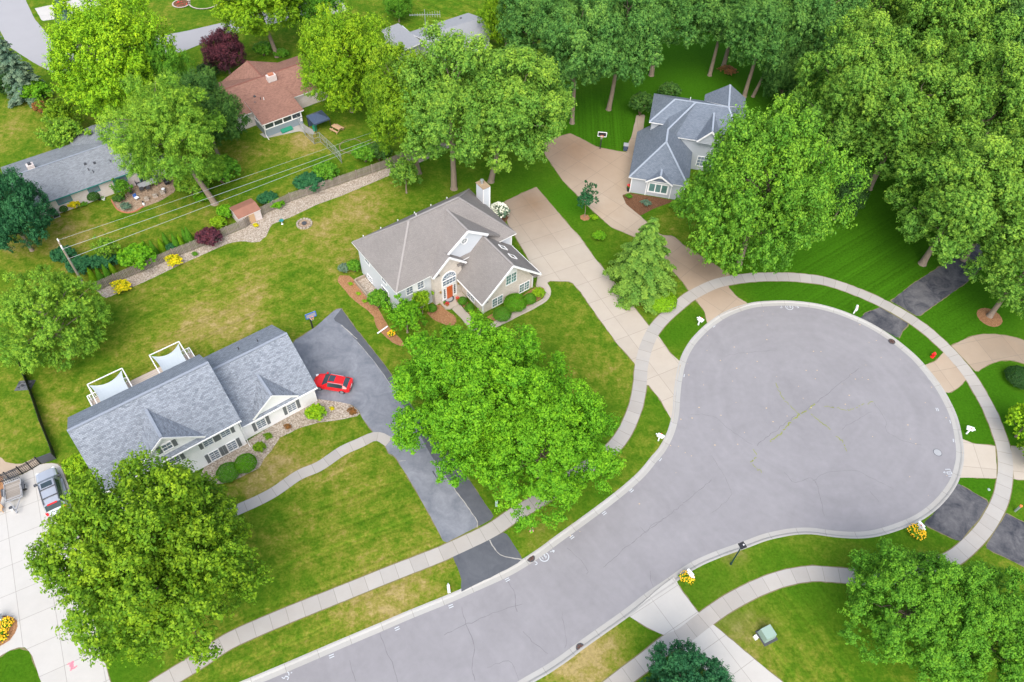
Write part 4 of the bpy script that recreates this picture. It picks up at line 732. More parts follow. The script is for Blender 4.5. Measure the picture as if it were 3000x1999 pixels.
gable_wall(H, M['trim'], [(2.9, 88.32, 2.8), (5.6, 88.32, 2.8), (4.23, 88.32, 3.85)], (0, .1)); rake(H, [(2.32, 87.7, 2.75), (4.23, 87.7, 4.05), (6.13, 87.7, 2.75)], .08, .2)
H.window('-v', 88.35, 4.25, 1.5, 2.5, 1.35, 3, 1, glass='glassg', fr=.2, mun=.14)
for u in (.33, 2.55, 6.0, 7.85): H.part('corner_board', MB().b2(u, u + .12, 88.3, 88.45, 0, 2.8), M['trim'])
H.window('-v', 95.95, 10.2, 1.6, 1.8, 1.6, 4, 3); H.window('-u', 1.7, 101.5, 4.8, 1.2, 1.2, 2, 2)
for v in (90.6, 93.6): mb = MB(); H.bx(mb, H.T('-u', .35, v), -1.2, 1.2, .003, .05, .02, 2.2); H.part('garage_door', mb, M['trim'])
vents(H, M['trim'], [(6.6, 101.9, 7.6, 'pipe')])

# ---- grey ranch house (left)
H = House('grey_ranch_house', 'long low white brick ranch house with grey shingle roof and a patio, at the left', 38.3, 4.5, 103.6)
H.wall(M['brickw'], ([(-4.6, 98.75), (13.5, 98.75), (13.5, 108.3), (-4.6, 108.3)], -.1, 2.65), ([(4.9, 108.3), (12.6, 108.3), (12.6, 110.6), (4.9, 110.6)], -.1, 2.4))
for u in (-4.6, 13.38): gable_wall(H, M['brickw'], [(u, 99.2, 2.6), (u, 108.3, 2.6), (u, 103.7, 4.25)], (.12, 0))
H.roof([M['sh_grey'], M['teal']], [[(-5.0, 98.2, 2.7), (14.0, 98.2, 2.7), (14.0, 103.6, 4.45), (-5.0, 103.6, 4.45)], [(14.0, 109.1, 2.7), (-5.0, 109.1, 2.7), (-5.0, 103.6, 4.45), (14.0, 103.6, 4.45)]])
H.roof([M['sh_grey'], M['sh_grey']], [[(4.4, 111.1, 2.6), (4.4, 105.5, 3.4), (8.2, 105.5, 3.95), (8.2, 111.1, 3.15)], [(8.2, 111.1, 3.15), (8.2, 105.5, 3.95), (13, 105.5, 3.4), (13, 111.1, 2.6)]], .14)
H.ridges(M['sh_ridge'], [((-5, 103.6, 4.45), (14, 103.6, 4.45))], .2)
for c, w in ((.1, 1.7), (4.0, 1.3), (8.0, .8)): H.window('-v', 98.75, c, 1.75, w, .75, 3 if w > 1 else 2, 1, 'teal')
mb = MB(); H.bx(mb, H.T('-v', 98.75, 7.05), -.45, .45, .003, .06, .05, 2.1); dr = H.part('door', mb, M['teal']); mb = MB(); H.bx(mb, H.T('-v', 98.75, 7.05), .3, .37, .06, .1, 1, 1.1); H.part('handle', mb, M['steel'], dr)
H.window('-v', 98.75, 10.9, 1.1, 1.8, 2.0, 2, 1, 'teal', 'carglass')
mb = MB(); mb.b2(-2.0, -1.1, 103.6, 104.4, 4.1, 5.0); ch = H.part('chimney', mb, M['brickw']); mb = MB(); mb.b2(-1.75, -1.35, 103.8, 104.2, 5.0, 5.25); H.part('flue', mb, M['dark'], ch)
vents(H, M['dark'], [(4.6, 101.7, 3.85, 'box'), (5.7, 101.4, 3.75, 'box'), (4.6, 100.6, 3.48, 'pipe'), (7.6, 100.7, 3.5, 'pipe'), (5.0, 100.1, 3.3, 'pipe')])

# ---- brown ranch house (behind, left of centre)
H = House('brown_roof_house', 'low house with a reddish brown roof and slate grey glazed porch', 39.22, 35.5, 104)
H.wall(M['brickw'], ([(28.0, 102.1), (45.0, 102.1), (45.0, 111.4), (28.0, 111.4)], -.1, 2.5))
gable_wall(H, M['brickw'], [(30.7, 111.55, 2.4), (39.3, 111.55, 2.4), (34.9, 111.55, 4.35)], (0, -.15)); gable_wall(H, M['brickw'], [(28.0, 102.1, 2.4), (28.0, 111.4, 2.4), (28.0, 106.8, 4.2)], (.12, 0)); gable_wall(H, M['brickw'], [(44.88, 102.1, 2.4), (44.88, 111.4, 2.4), (44.88, 106.8, 4.2)], (.12, 0))
H.roof([M['sh_brown'], M['trim']], [[(27.5, 101.7, 2.6), (45.5, 101.7, 2.6), (45.5, 106.75, 4.45), (27.5, 106.75, 4.45)], [(45.5, 111.9, 2.6), (27.5, 111.9, 2.6), (27.5, 106.75, 4.45), (45.5, 106.75, 4.45)],
    [(30.3, 98.05, 2.5), (37.1, 98.05, 2.5), (37.1, 103.9, 3.46), (30.3, 103.9, 3.46)]], .14)
H.roof([M['sh_brown'], M['sh_brown']], [[(34.85, 112.0, 4.5), (30.3, 112.0, 2.62), (30.3, 111.6, 2.7), (34.85, 106.7, 4.5)], [(34.85, 112.0, 4.5), (34.85, 106.7, 4.5), (39.5, 111.6, 2.7), (39.5, 112.0, 2.62)]], .14)
H.ridges(M['cap_brown'], [((27.5, 106.75, 4.45), (45.5, 106.75, 4.45)), ((34.85, 107, 4.5), (34.85, 112, 4.5))], .2)
H.wall(M['slatew'], ([(30.65, 98.45), (36.75, 98.45), (36.75, 102.08), (30.65, 102.08)], -.1, 1.22)); mb = MB(); mb.b2(30.75, 36.65, 98.6, 102.05, 1.22, 2.42); H.part('porch_interior', mb, M['dark'])
mb = MB()
for u in (30.72, 32.2, 33.68, 35.16, 36.64): mb.b2(u - .09, u + .09, 98.42, 98.56, 1.22, 2.4)
for v in (100.3, 101.9): mb.b2(30.62, 30.76, v - .07, v + .07, 1.22, 2.4)
mb.b2(30.62, 36.75, 98.41, 98.57, 1.22, 1.34); mb.b2(30.62, 36.75, 98.41, 98.57, 2.28, 2.4); mb.b2(30.61, 30.75, 98.56, 102.05, 1.22, 1.34); mb.b2(30.61, 30.75, 98.56, 102.05, 2.28, 2.4); H.part('porch_frame', mb, M['trim'])
for i, u in enumerate((31.46, 32.94, 34.42, 35.9)): mb = MB(); mb.b2(u - .64, u + .64, 98.5, 98.53, 1.34, 2.28); H.part('porch_window', mb, M['carglass'])
mb = MB(); mb.tube([(30.55, 98.2, 2.35), (30.55, 98.3, .5), (30.6, 97.6, .06)], .06, 6); H.part('downspout', mb, M['trim'])
H.window('-v', 102.1, 29.45, 1.85, .6, .45, 1, 1); H.window('-v', 102.1, 42.6, 1.7, .9, .6, 2, 1); mb = MB(); mb.b2(36.35, 36.7, 98.4, 98.44, .5, 1.05); H.part('pet_door', mb, M['trim'])
mb = MB(); mb.b2(35.2, 36.6, 105.2, 106.0, 4.0, 4.95); ch = H.part('chimney', mb, M['brickw']); mb = MB(); mb.b2(35.5, 36.3, 105.35, 105.85, 4.95, 5.2); H.part('flue', mb, M['clay'], ch)
vents(H, M['dark'], [(32.1, 103.9, 3.5, 'box'), (32.6, 102.9, 3.3, 'pipe'), (31.6, 102.9, 3.15, 'box'), (28.9, 102.6, 3.0, 'pipe')]); vents(H, M['trim'], [(33.0, 102.7, 3.25, 'pipe')])

# ---- far grey roof at the top edge
H = House('far_grey_house', 'low house with a plain grey roof among the trees at the top edge', 37.7, 63, 105)
H.wall(M['pale'], ([(59.2, 101.5), (70.4, 101.5), (70.4, 108.2), (59.2, 108.2)], -.1, 2.9), ([(55.5, 106), (59.19, 106), (59.19, 111.6), (55.5, 111.6)], -.1, 2.9))
H.roof([plain('far_shingles', (.26, .27, .29), .9, .1, 3), M['trim']], [[(58.7, 101, 3.0), (71, 101, 3.0), (71, 105, 4.0), (58.7, 105, 4.0)], [(71, 109.0, 3.0), (58.7, 109.0, 3.0), (58.7, 105, 4.0), (71, 105, 4.0)], [(55.2, 112.2, 3.0), (58.75, 112.2, 3.2), (58.75, 104, 3.6), (55.2, 104, 3.4)]], .15)
vents(H, M['dark'], [(68.5, 107.5, 3.4, 'box')])
A = thing('television_antenna', 'large spiky television antenna standing above the far grey roof at the top', 'antenna', H.w(62.0, 108.6))
mb = MB(); mb.tube([(0, 0, 0), (0, 0, 6.3)], .06, 6); A0 = mb.build('mast', M['steel'], A)
mb = MB(); C, S = math.cos(R_(8)), math.sin(R_(8)); mb.bar((-2.6 * C, -2.6 * S, 5.4), (2.6 * C, 2.6 * S, 5.4), .07)
for k in range(13): x = -2.5 + k * .42; l = .25 + .06 * k; mb.bar((x * C + l * S, x * S - l * C, 5.4), (x * C - l * S, x * S + l * C, 5.4), .045); mb.bar((x * C, x * S, 5.4), (x * C, x * S, 5.4 + l * .7), .04)
mb.build('aerial_rods', M['steel'], A)

# ================================================================ TREES AND SHRUBS
def unit(a): return a / (np.linalg.norm(a, axis=-1, keepdims=True) + 1e-9)
def leaf_mesh(name, C, N, L, tint, asp=.62, mat='leaf'):
    n = len(C); r = np.random.RandomState(n % 9973)
    T = unit(np.cross(N, r.normal(size=(n, 3)))); B = np.cross(N, T); L = L[:, None]
    v = np.stack([C - T * L / 2, C + B * L * asp / 2, C + T * L / 2, C - B * L * asp / 2], 1).reshape(-1, 3)
    me = bpy.data.meshes.new(name); me.vertices.add(4 * n); me.loops.add(4 * n); me.polygons.add(n)
    me.vertices.foreach_set('co', v.astype(np.float32).ravel()); me.loops.foreach_set('vertex_index', np.arange(4 * n, dtype=np.int32))
    me.polygons.foreach_set('loop_start', np.arange(0, 4 * n, 4, dtype=np.int32)); me.update(calc_edges=True)
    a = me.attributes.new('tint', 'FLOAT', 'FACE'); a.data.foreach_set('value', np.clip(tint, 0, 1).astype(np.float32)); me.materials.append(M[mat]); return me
def crown(seed, R, rz, nb, nt, nl, ls, rb=(.20, .32), low=-.75, flat=1.0, up=.5, droop=0.0, asp=.62, rough=.12, shape=1.0, sl=.55, sr=.23):
    # boughs over the crown, shoots (nt) over each bough, leaves (nl) along each shoot; young pale leaves at the shoot tips, inner ones darkened as painted shade
    r = np.random.RandomState(seed); i = np.arange(nb) + .5
    z = low + (1 - low) * (1 - i / nb); ph = i * 2.39996 + r.uniform(0, .7, nb)
    q = np.sqrt(np.clip(1 - z * z, 0, 1)) ** shape; d = np.c_[np.cos(ph) * q, np.sin(ph) * q, z]; d += r.normal(0, .09, d.shape)
    b = R * r.uniform(rb[0], rb[1], nb); S = np.array([R, R, rz]); m = r.uniform(1 - 2.4 * rough, 1 + .5 * rough, nb)
    m[r.rand(nb) < .16] *= .66
    bc = d * S * m[:, None] - unit(d * S) * b[:, None] * 1.22; out = unit(d / S)
    td = unit(out[:, None] * .7 + np.array([0, 0, .4]) + r.normal(0, .7, (nb, nt, 3)))
    tp = bc[:, None] + td * (b[:, None] * r.uniform(.62, .95, (nb, nt)))[..., None] * np.array([1, 1, flat])
    tp[..., 2] -= droop * r.rand(nb, nt) * R * .18
    so = unit(td * .6 + out[:, None] * .3 + np.array([0, 0, up - droop]) + r.normal(0, .18, td.shape))
    ln = (b[:, None] * sl * r.uniform(.7, 1.3, (nb, nt))); al = r.rand(nb, nt, nl) ** .8
    g = np.clip(r.normal(0, 1, (nb, nt, nl, 3)), -1.7, 1.7) * (ln * sr)[..., None, None] * (1.15 - .75 * al)[..., None]
    P = tp[:, :, None] + so[:, :, None] * ((al - .3) * ln[..., None])[..., None] + g
    N = unit(unit(P - bc[:, None, None]) * .55 + unit(g) * .5 + np.array([0, 0, .45]) + r.normal(0, .30, P.shape))
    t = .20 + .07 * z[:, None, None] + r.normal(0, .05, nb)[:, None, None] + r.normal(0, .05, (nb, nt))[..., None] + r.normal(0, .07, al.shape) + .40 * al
    L = ls * r.uniform(.6, 1.3, t.shape)
    return P.reshape(-1, 3), N.reshape(-1, 3), L.ravel(), t.ravel(), bc
def limb(mb, a, b, r0, r1, rr, n=5, seg=6, sag=.08):
    a = Vector(a); b = Vector(b); pts = []; l = (b - a).length
    for k in range(n + 1):
        t = k / n; p = a.lerp(b, t); w = math.sin(math.pi * t) * l * sag; p += Vector((rr.uniform(-w, w), rr.uniform(-w, w), w * .6)); pts.append(p)
    mb.tube(pts, [r0 + (r1 - r0) * k / n for k in range(n + 1)], seg); return pts
def trunk_mesh(seed, H, hb, R, rz, bc, r0, nlimb=16, lean=(0, 0), fork=False, bark='bark'):
    rr = random.Random(seed); mb = MB(); zc = (H + hb) / 2; top = zc + rz * .35
    pts = [(0, 0, -.15), (0, 0, .25), (.02, .03, hb * .5 + .5)] + [(lean[0] * t + rr.uniform(-.15, .15), lean[1] * t + rr.uniform(-.15, .15), hb * .5 + .5 + (top - hb * .5 - .5) * t) for t in (.25, .5, .75, 1)]
    mb.tube(pts, [r0 * 1.5, r0 * 1.08, r0 * .9, r0 * .75, r0 * .55, r0 * .35, r0 * .12], 9)
    idx = rr.sample(range(len(bc)), min(nlimb, len(bc)))
    for i in idx:
        e = Vector(bc[i]) + Vector((0, 0, zc)); k = max(hb * .8 + .4, min(e.z - .45 * math.hypot(e.x, e.y), top * .9)); t = max(0, min(1, (k - hb * .5 - .5) / max(.1, top - hb * .5 - .5)))
        limb(mb, (lean[0] * t, lean[1] * t, k), e, r0 * (.48 - .25 * t), r0 * .07, rr)
    return mb.mesh('trunk', M[bark], True)
STY = {  # R, crown height range, boughs, shoots, leaves, leaf size, extras
 'maple': dict(R=9.5, H=16.5, hb=1.0, nb=96, nt=32, nl=34, ls=.27, r0=.42, rb=(.18, .27), rough=.12),
 'maple_b': dict(R=9.5, H=16.0, hb=1.0, nb=120, nt=26, nl=34, ls=.26, r0=.42, rb=(.14, .21), low=-.6, rough=.08, up=.9, sl=.75, sr=.22),
 'oak': dict(R=8.5, H=23, hb=4.4, nb=72, nt=38, nl=36, ls=.29, r0=.45, rb=(.19, .30), rough=.16),
 'oak_b': dict(R=8.5, H=22, hb=4.6, nb=62, nt=42, nl=38, ls=.29, r0=.42, rb=(.2, .31), rough=.18),
 'oak_l': dict(R=8.5, H=22, hb=1.8, nb=76, nt=36, nl=36, ls=.29, r0=.45, rb=(.18, .29), rough=.15),
 'fine': dict(R=6.5, H=12, hb=.6, nb=130, nt=26, nl=34, ls=.20, r0=.25, rb=(.13, .22), flat=.7, droop=.45, asp=.42, rough=.08),
 'airy': dict(R=7.5, H=18, hb=3.2, nb=84, nt=38, nl=50, ls=.21, r0=.42, rb=(.2, .33), flat=.7, droop=.7, asp=.42, rough=.16),
 'small': dict(R=2.6, H=6, hb=.8, nb=40, nt=16, nl=22, ls=.19, r0=.11, rb=(.22, .36), rough=.18),
 'sapling': dict(R=1.6, H=6, hb=.7, nb=30, nt=12, nl=18, ls=.18, r0=.06, rb=(.2, .40), rough=.22, shape=.8),
}
PROTO = {}
def proto(style):
    if style in PROTO: return PROTO[style]
    s = dict(STY[style]); R, H, hb, r0 = s.pop('R'), s.pop('H'), s.pop('hb'), s.pop('r0'); rz = (H - hb) / 2; sd = sum(map(ord, style))
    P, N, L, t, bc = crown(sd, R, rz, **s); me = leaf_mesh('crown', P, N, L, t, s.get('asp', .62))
    tm = trunk_mesh(sd, H, hb, R, rz, bc, r0, 26); PROTO[style] = (me, tm, R, H, hb, bc); return PROTO[style]
COLS = dict(bright=(.19, .36, .014), lime=(.22, .42, .014), mid=(.10, .275, .022), maple=(.118, .325, .014), olive=(.138, .272, .014), oak=(.142, .30, .040), oakd=(.095, .24, .052), dark=(.06, .155, .032), blue=(.030, .135, .058), deep=(.03, .085, .022), yellow=(.62, .56, .015), purple=(.10, .032, .055), spruce=(.13, .22, .17), fine=(.18, .36, .035), bigm=(.12, .29, .026), red=(.26, .13, .05), grass=(.11, .30, .012))
def tree(label, style, color, cpx=None, R=None, H=None, tpx=None, off=(0, 0), rot=0.0, name='tree', cat='tree', group=None, zf=None):
    me, tm, R0, H0, hb0, bc = proto(style); H = H or H0; sz = H / H0; R = R or R0; sx = R / R0; zc = (H0 + hb0) / 2 * sz
    if tpx: x, y = at(tpx)
    else: x, y = at(cpx, zc); x -= off[0]; y -= off[1]
    root = thing(name, label, cat, (x, y, 0), R_(rot), group); root.scale = (sx, sx, sz)
    tr = bpy.data.objects.new('trunk', tm); COL.objects.link(tr); tr.parent = root
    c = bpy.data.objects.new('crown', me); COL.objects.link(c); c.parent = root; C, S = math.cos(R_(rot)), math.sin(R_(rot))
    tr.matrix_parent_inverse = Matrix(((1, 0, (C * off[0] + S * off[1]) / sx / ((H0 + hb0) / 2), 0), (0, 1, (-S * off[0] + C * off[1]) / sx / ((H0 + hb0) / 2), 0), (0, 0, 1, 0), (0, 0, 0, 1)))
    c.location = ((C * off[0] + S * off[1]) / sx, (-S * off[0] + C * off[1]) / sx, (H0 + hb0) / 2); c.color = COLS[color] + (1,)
    return root
tree('large rounded olive maple between the pale driveway and the white house, lower left', 'maple', 'olive', (450, 1640), 9.2, 19, rot=75, name='maple_tree')
tree('huge bright green maple in front of the taupe roofed house beside the dark driveway', 'maple_b', 'maple', (1398, 1166), 9.3, 14, rot=0, name='maple_tree')
tree('bright green maple near the kerb, lower right of the central double crown', 'maple_b', 'maple', (1592, 1292), 8.0, 13, rot=130, name='maple_tree')
tree('green maple beside the transformer lawn, left of the lower right pair', 'maple_b', 'mid', (2678, 1792), 6.0, 10.5, rot=70, name='maple_tree')
tree('green maple near the black driveway, right of the lower right pair', 'maple_b', 'mid', (2890, 1838), 6.2, 10.0, rot=220, name='maple_tree')
tree('blue green tree cut off by the bottom edge between the two pale driveways', 'maple', 'blue', (2015, 2050), 4.6, 8.5, rot=10, name='maple_tree')
tree('fine leaved round tree by the dark mesh fence at the left edge', 'fine', 'fine', (140, 935), 6.3, 11.5, rot=0, name='locust_tree')
tree('dense dark blue green tree in front of the left end of the grey ranch house', 'maple', 'blue', (25, 625), 5.4, 12, rot=50, name='maple_tree')
tree('broad bright yellow green maple behind the grey ranch house, upper left', 'maple', 'lime', (335, 180), 9.6, 19, rot=200, name='maple_tree')
tree('airy pale green tree with a long bare forked trunk beside the grey ranch patio', 'airy', 'fine', None, 7.5, 19.5, (629, 597), (-3.6, .6), 30, name='locust_tree')
tree('dark green tree standing behind the airy pale tree, next to the brown roof', 'maple', 'dark', (600, 335), 5.9, 13, rot=90, name='maple_tree')
tree('mid green tree tucked between the bright yellow green maple and the airy tree', 'maple', 'mid', (470, 235), 4.8, 13.5, rot=140, name='maple_tree')
tree('bright green spreading tree with a dark forked trunk by the far street', 'oak_b', 'bright', None, 7.4, 17, (812, 166), (-1, -1), 0, name='maple_tree')
tree('darker tree at the top edge right of the bright spreading tree by the far street', 'oak', 'mid', (905, -10), 5.0, 13, rot=80, name='maple_tree')
tree('light yellow green tree overhanging the right end of the brown roof', 'maple', 'bright', (1010, 178), 7.6, 16.5, rot=160, name='maple_tree')
tree('round dark green tree beside the far grey roof at the top edge', 'maple', 'mid', (1165, 10), 2.8, 6.5, rot=0, name='maple_tree')
tree('tall oak with a thick pale trunk directly behind the white chimney', 'oak', 'oak', None, 8.2, 24, (1330, 553), (0, 0), 0, name='oak_tree')
tree('tall oak with a pale trunk right of the white chimney, nearest the tan driveway', 'oak_b', 'oak', None, 8.4, 22, (1438, 532), (2.2, -1), 100, name='oak_tree')
tree('tall oak standing on the pale fence bed, leftmost of the three behind the chimney', 'oak', 'olive', None, 6.4, 21, (1228, 508), (-1.2, -1.5), 210, name='oak_tree')
tree('small low leaning tree beneath the tall oaks, near the end of the picket fence', 'small', 'oak', (1185, 505), 2.5, 6.5, rot=0, name='young_tree')
tree('leaning trunk oak on the striped lawn left of the basketball hoop', 'oak_b', 'oakd', None, 7.0, 23, (1676, 361), (-.5, 0), 40, name='oak_tree')
tree('oak with a straight trunk in the striped lawn behind the basketball hoop', 'oak', 'oakd', None, 7.2, 23, (1783, 321), (.5, -1), 300, name='oak_tree')
tree('dark oak at the top edge behind the two oaks of the striped lawn', 'oak', 'oakd', (1575, 30), 7.2, 22, rot=10, name='oak_tree')
tree('dark oak at the top edge straight above the slate roofed house', 'oak', 'oakd', (1950, 0), 7.5, 22, rot=77, name='oak_tree')
tree('light green low tree at the top edge beside the far grey roof', 'maple', 'bright', (1485, 35), 4.8, 12, rot=120, name='maple_tree')
tree('oak with a single trunk and bare soil ring behind the slate roofed house', 'oak_b', 'oakd', None, 6.5, 20, (2079, 221), (0, 0), 0, name='oak_tree')
tree('oak with twin pale trunks right behind the rear gable of the slate roofed house', 'oak', 'oakd', None, 6.6, 21, (2180, 283), (0, 0), 60, name='oak_tree')
tree('second pale trunk oak growing against the twin trunk behind the slate roof', 'oak_b', 'oakd', None, 5.5, 20, (2206, 283), (2, 0), 200, name='oak_tree')
tree('big yellow green maple hiding the right half of the slate roofed house', 'maple', 'bigm', (2240, 572), 9.8, 23.5, rot=110, name='maple_tree')
tree('dark leaved tree in the shade between the big maple and the woodland', 'maple', 'deep', (2480, 565), 3.4, 9, rot=0, name='maple_tree')
tree('woodland oak with a short pale trunk on the lawn above the patched driveway', 'oak_l', 'oak', None, 8.6, 21, (2702, 773), (0, 0), 20, name='oak_tree')
tree('oak rising from a round orange mulch ring at the right edge', 'oak_l', 'oak', None, 6.6, 16, (2899, 926), (.5, .5), 150, name='oak_tree')
tree('woodland oak with twin trunks in the dark gap beside the big maple', 'oak_l', 'oak', None, 8.4, 22, (2545, 553), (0, 0), 240, name='oak_tree')
for lab, c, R, H, col, st, rot in (
  ('pale topped woodland oak right of the slate roof, directly above the big maple', (2500, 250), 7.8, 24, 'oak', 'oak_l', 33), ('tallest woodland oak near the top right corner with a pale crown', (2760, 120), 9.0, 26, 'oak', 'oak_l', 99),
  ('woodland oak crown in the middle of the right edge of the woods', (2890, 330), 8.8, 25, 'oak', 'oak_l', 170), ('woodland oak at the top edge between the twin trunks and the tallest oak', (2390, 90), 7.2, 23, 'oakd', 'oak_l', 265),
  ('woodland oak at the top edge just left of the tallest oak', (2590, 20), 7.5, 23, 'oak', 'oak_l', 310), ('woodland oak at the right edge above the mulch ring oak', (2960, 560), 7.5, 22, 'oak', 'oak_l', 15),
  ('dark oak in the very top right corner behind the woodland', (2990, 20), 7.5, 20, 'dark', 'oak_b', 0), ('woodland oak at the right edge, second below the dark corner oak', (3010, 200), 7.5, 23, 'oakd', 'oak_l', 45), ('dark understorey tree with reddish trunk behind the slate roofed house', (2310, 215), 4.4, 13, 'dark', 'maple', 0),
  ('dark oak at the top edge right of centre behind the lawn oaks', (2180, -30), 7.0, 22, 'oakd', 'oak_b', 190)):
    tree(lab, st, col, c, R, H, rot=rot, name='oak_tree', group='oaks of the woodland')
tree('small multi stemmed green tree at the front corner of the taupe roofed house', 'small', 'maple', (1188, 925), 2.6, 5.5, rot=0, name='young_tree')
tree('small feathery tree leaning over the orange mulch in front of the taupe roofed house', 'small', 'bright', (1235, 880), 1.5, 4.2, rot=90, name='young_tree')
tree('slim young tree on its own between the pale and the tan driveways', 'sapling', 'blue', (1720, 580), 1.5, 6.2, rot=0, name='young_tree')
tree('round dark purple tree in front of the brown roofed house', 'maple', 'purple', (655, 150), 3.7, 7.5, rot=0, name='plum_tree')
tree('yellow green tree poking in at the right edge beside the curved sidewalk', 'small', 'lime', (3020, 1235), 2.6, 5.5, rot=0, name='young_tree')
tree('light green tree poking in at the right edge above the black driveway', 'small', 'bright', (3040, 1325), 2.0, 4.0, rot=120, name='young_tree')
tree('olive tree with reddish stems behind the grey ranch house', 'small', 'olive', (175, 330), 3.0, 6, rot=0, name='young_tree')
tree('yellowish spreading tree at the back corner of the grey ranch house', 'small', 'fine', (190, 390), 3.4, 6, rot=50, name='young_tree')
tree('small pale green tree inside the neighbour garden by the utility pole', 'small', 'fine', (313, 725), 1.6, 4.5, rot=50, name='young_tree')
tree('small open tree growing beside the patio of the grey ranch house', 'small', 'mid', (357, 548), 1.4, 3.4, rot=50, name='young_tree')
# conifers
def conifer(name, label, cpx, H, R, color, seed, nw=26, droop=.25, tpx=None, asp=.35, ls=.38):
    r = np.random.RandomState(seed); P, N, L, T = [], [], [], []; mb = MB(); mb.tube([(0, 0, -.1), (0, 0, H * .5), (0, 0, H * .97)], [R * .055, R * .035, .02], 7)
    for w in range(nw):
        z = H * (.04 + .94 * w / nw); Lb = R * (1 - z / H) ** .85 + .12
        for k in range(int(6 + 5 * (1 - w / nw))):
            a = r.uniform(0, 6.283); l = Lb * r.uniform(.7, 1.1); n = int(60 + 130 * l / R * (R / 3)); s = r.rand(n) ** .6
            d = np.array([math.cos(a), math.sin(a), 0]); side = np.array([-d[1], d[0], 0]); wd_ = l * .28 * (1 - s * .75) * r.normal(0, .6, n)
            p = d * (s * l)[:, None] + side * wd_[:, None]; p[:, 2] = z + .12 * l - droop * l * s ** 1.6 - abs(wd_) * .25 + r.normal(0, .05, n)
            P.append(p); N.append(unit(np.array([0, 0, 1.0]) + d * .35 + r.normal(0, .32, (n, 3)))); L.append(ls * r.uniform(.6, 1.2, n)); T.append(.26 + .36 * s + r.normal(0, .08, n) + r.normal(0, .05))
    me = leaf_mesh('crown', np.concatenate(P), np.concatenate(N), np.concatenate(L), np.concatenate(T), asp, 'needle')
    x, y = at(tpx) if tpx else at(cpx, H * .4); root = thing(name, label, 'tree', (x, y, 0)); mb.build('trunk', M['bark2'], root, smooth=True)
    c = bpy.data.objects.new('crown', me); COL.objects.link(c); c.parent = root; c.color = COLS[color] + (1,); return root
COLS['hem'] = (.13, .27, .045)
conifer('hemlock_tree', 'feathery yellow green conifer between the pale driveway and the curved sidewalk', (1888, 762), 12.0, 5.5, 'hem', 3, 30, .35, asp=.45)
conifer('spruce_tree', 'tall narrow blue spruce by the far street at the left edge', None, 12, 3.4, 'spruce', 5, 28, .2, (88, 290))
# shrubs: leafy bushes, clipped balls, cones
SH = {}
def shrub_mesh(kind):
    if kind in SH: return SH[kind]
    r = np.random.RandomState(len(kind) * 7)
    if kind == 'bush': P, N, L, t, bc = crown(11, 1.0, .8, 40, 14, 16, .13, (.22, .36), -.35, rough=.12)
    elif kind == 'loose': P, N, L, t, bc = crown(12, 1.0, .8, 24, 10, 16, .14, (.22, .42), -.3, rough=.22)
    elif kind == 'ball':
        n = 5200; d = unit(r.normal(size=(n, 3))); d[:, 2] = np.abs(d[:, 2]) * 1.02 - .25; P = d * (r.uniform(.93, 1.02, n) + .03 * np.sin(d[:, 0] * 9) * np.sin(d[:, 1] * 8))[:, None] * np.array([1, 1, .85]); N = unit(d + r.normal(0, .45, d.shape)); L = .10 * r.uniform(.7, 1.3, n); t = .42 + r.normal(0, .10, n)
    else:
        n = 4200; h = r.rand(n) ** .8; a = r.uniform(0, 6.283, n); w = (1 - h) ** .75 * r.uniform(.85, 1.08, n) * (1 + .1 * np.sin(a * 3 + h * 9)); P = np.c_[np.cos(a) * w, np.sin(a) * w, h * 2 - .8]; N = unit(np.c_[np.cos(a), np.sin(a), .5 + 0 * a] + r.normal(0, .4, (n, 3))); L = .16 * r.uniform(.7, 1.3, n); t = .38 + .15 * h + r.normal(0, .10, n)
    mb = MB()
    for k in range(5): a = k * 1.257; mb.tube([(0, 0, -.8), (.25 * math.cos(a), .25 * math.sin(a), -.2), (.5 * math.cos(a), .5 * math.sin(a), .2)], [.06, .045, .02], 5)
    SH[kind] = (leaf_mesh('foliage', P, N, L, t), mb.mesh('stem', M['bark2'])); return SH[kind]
def shrub(label, kind, color, p, R, h, name='shrub', cat='shrub', group=None, rot=0.0, px=True):
    fm, sm = shrub_mesh(kind); c, r, x, y = p; X, Y = one(c, r, x, y, h * .5)
    root = thing(name, label, cat, (X, Y, 0), R_(rot), group); sz = h / 1.65; root.scale = (R, R, sz)
    f = bpy.data.objects.new('foliage', fm); s = bpy.data.objects.new('stem', sm)
    for o in (f, s): COL.objects.link(o); o.parent = root; o.location = (0, 0, .82)
    f.color = COLS[color] + (1,); return root
sh = shrub
sh('round yellow green shrub at the garage corner by the red car', 'bush', 'lime', (0, 1, 2170, 1285), 1.25, 2.0); sh('small reddish olive shrub at the end of the gravel bed beside the dark driveway', 'loose', 'red', (1, 1, 78, 1272), .65, 1.1)
sh('olive green round shrub in the middle of the gravel bed', 'bush', 'olive', (0, 1, 1785, 1520), .75, 1.3); sh('bright green clipped ball shrub below the lower windows of the white house', 'ball', 'grass', (0, 2, 1690, 55), 1.15, 1.7); sh('dark green clipped mound shrub beside the maple, under the white house', 'ball', 'mid', (0, 2, 1570, 118), 1.2, 1.3)
sh('large loose bright shrub at the left gable of the white house', 'bush', 'bright', (0, 2, 525, 85), 1.5, 2.7); sh('round green shrub at the back left corner of the taupe roofed house', 'bush', 'mid', (1, 1, 85, 270), 1.05, 2.0); sh('pale blue green shrub at the left edge of the orange mulch band', 'bush', 'spruce', (1, 1, 15, 285), .85, 1.5)
sh('tall dense shrub against the left wall of the taupe roofed house', 'bush', 'mid', (1, 1, 250, 500), 1.45, 2.9)
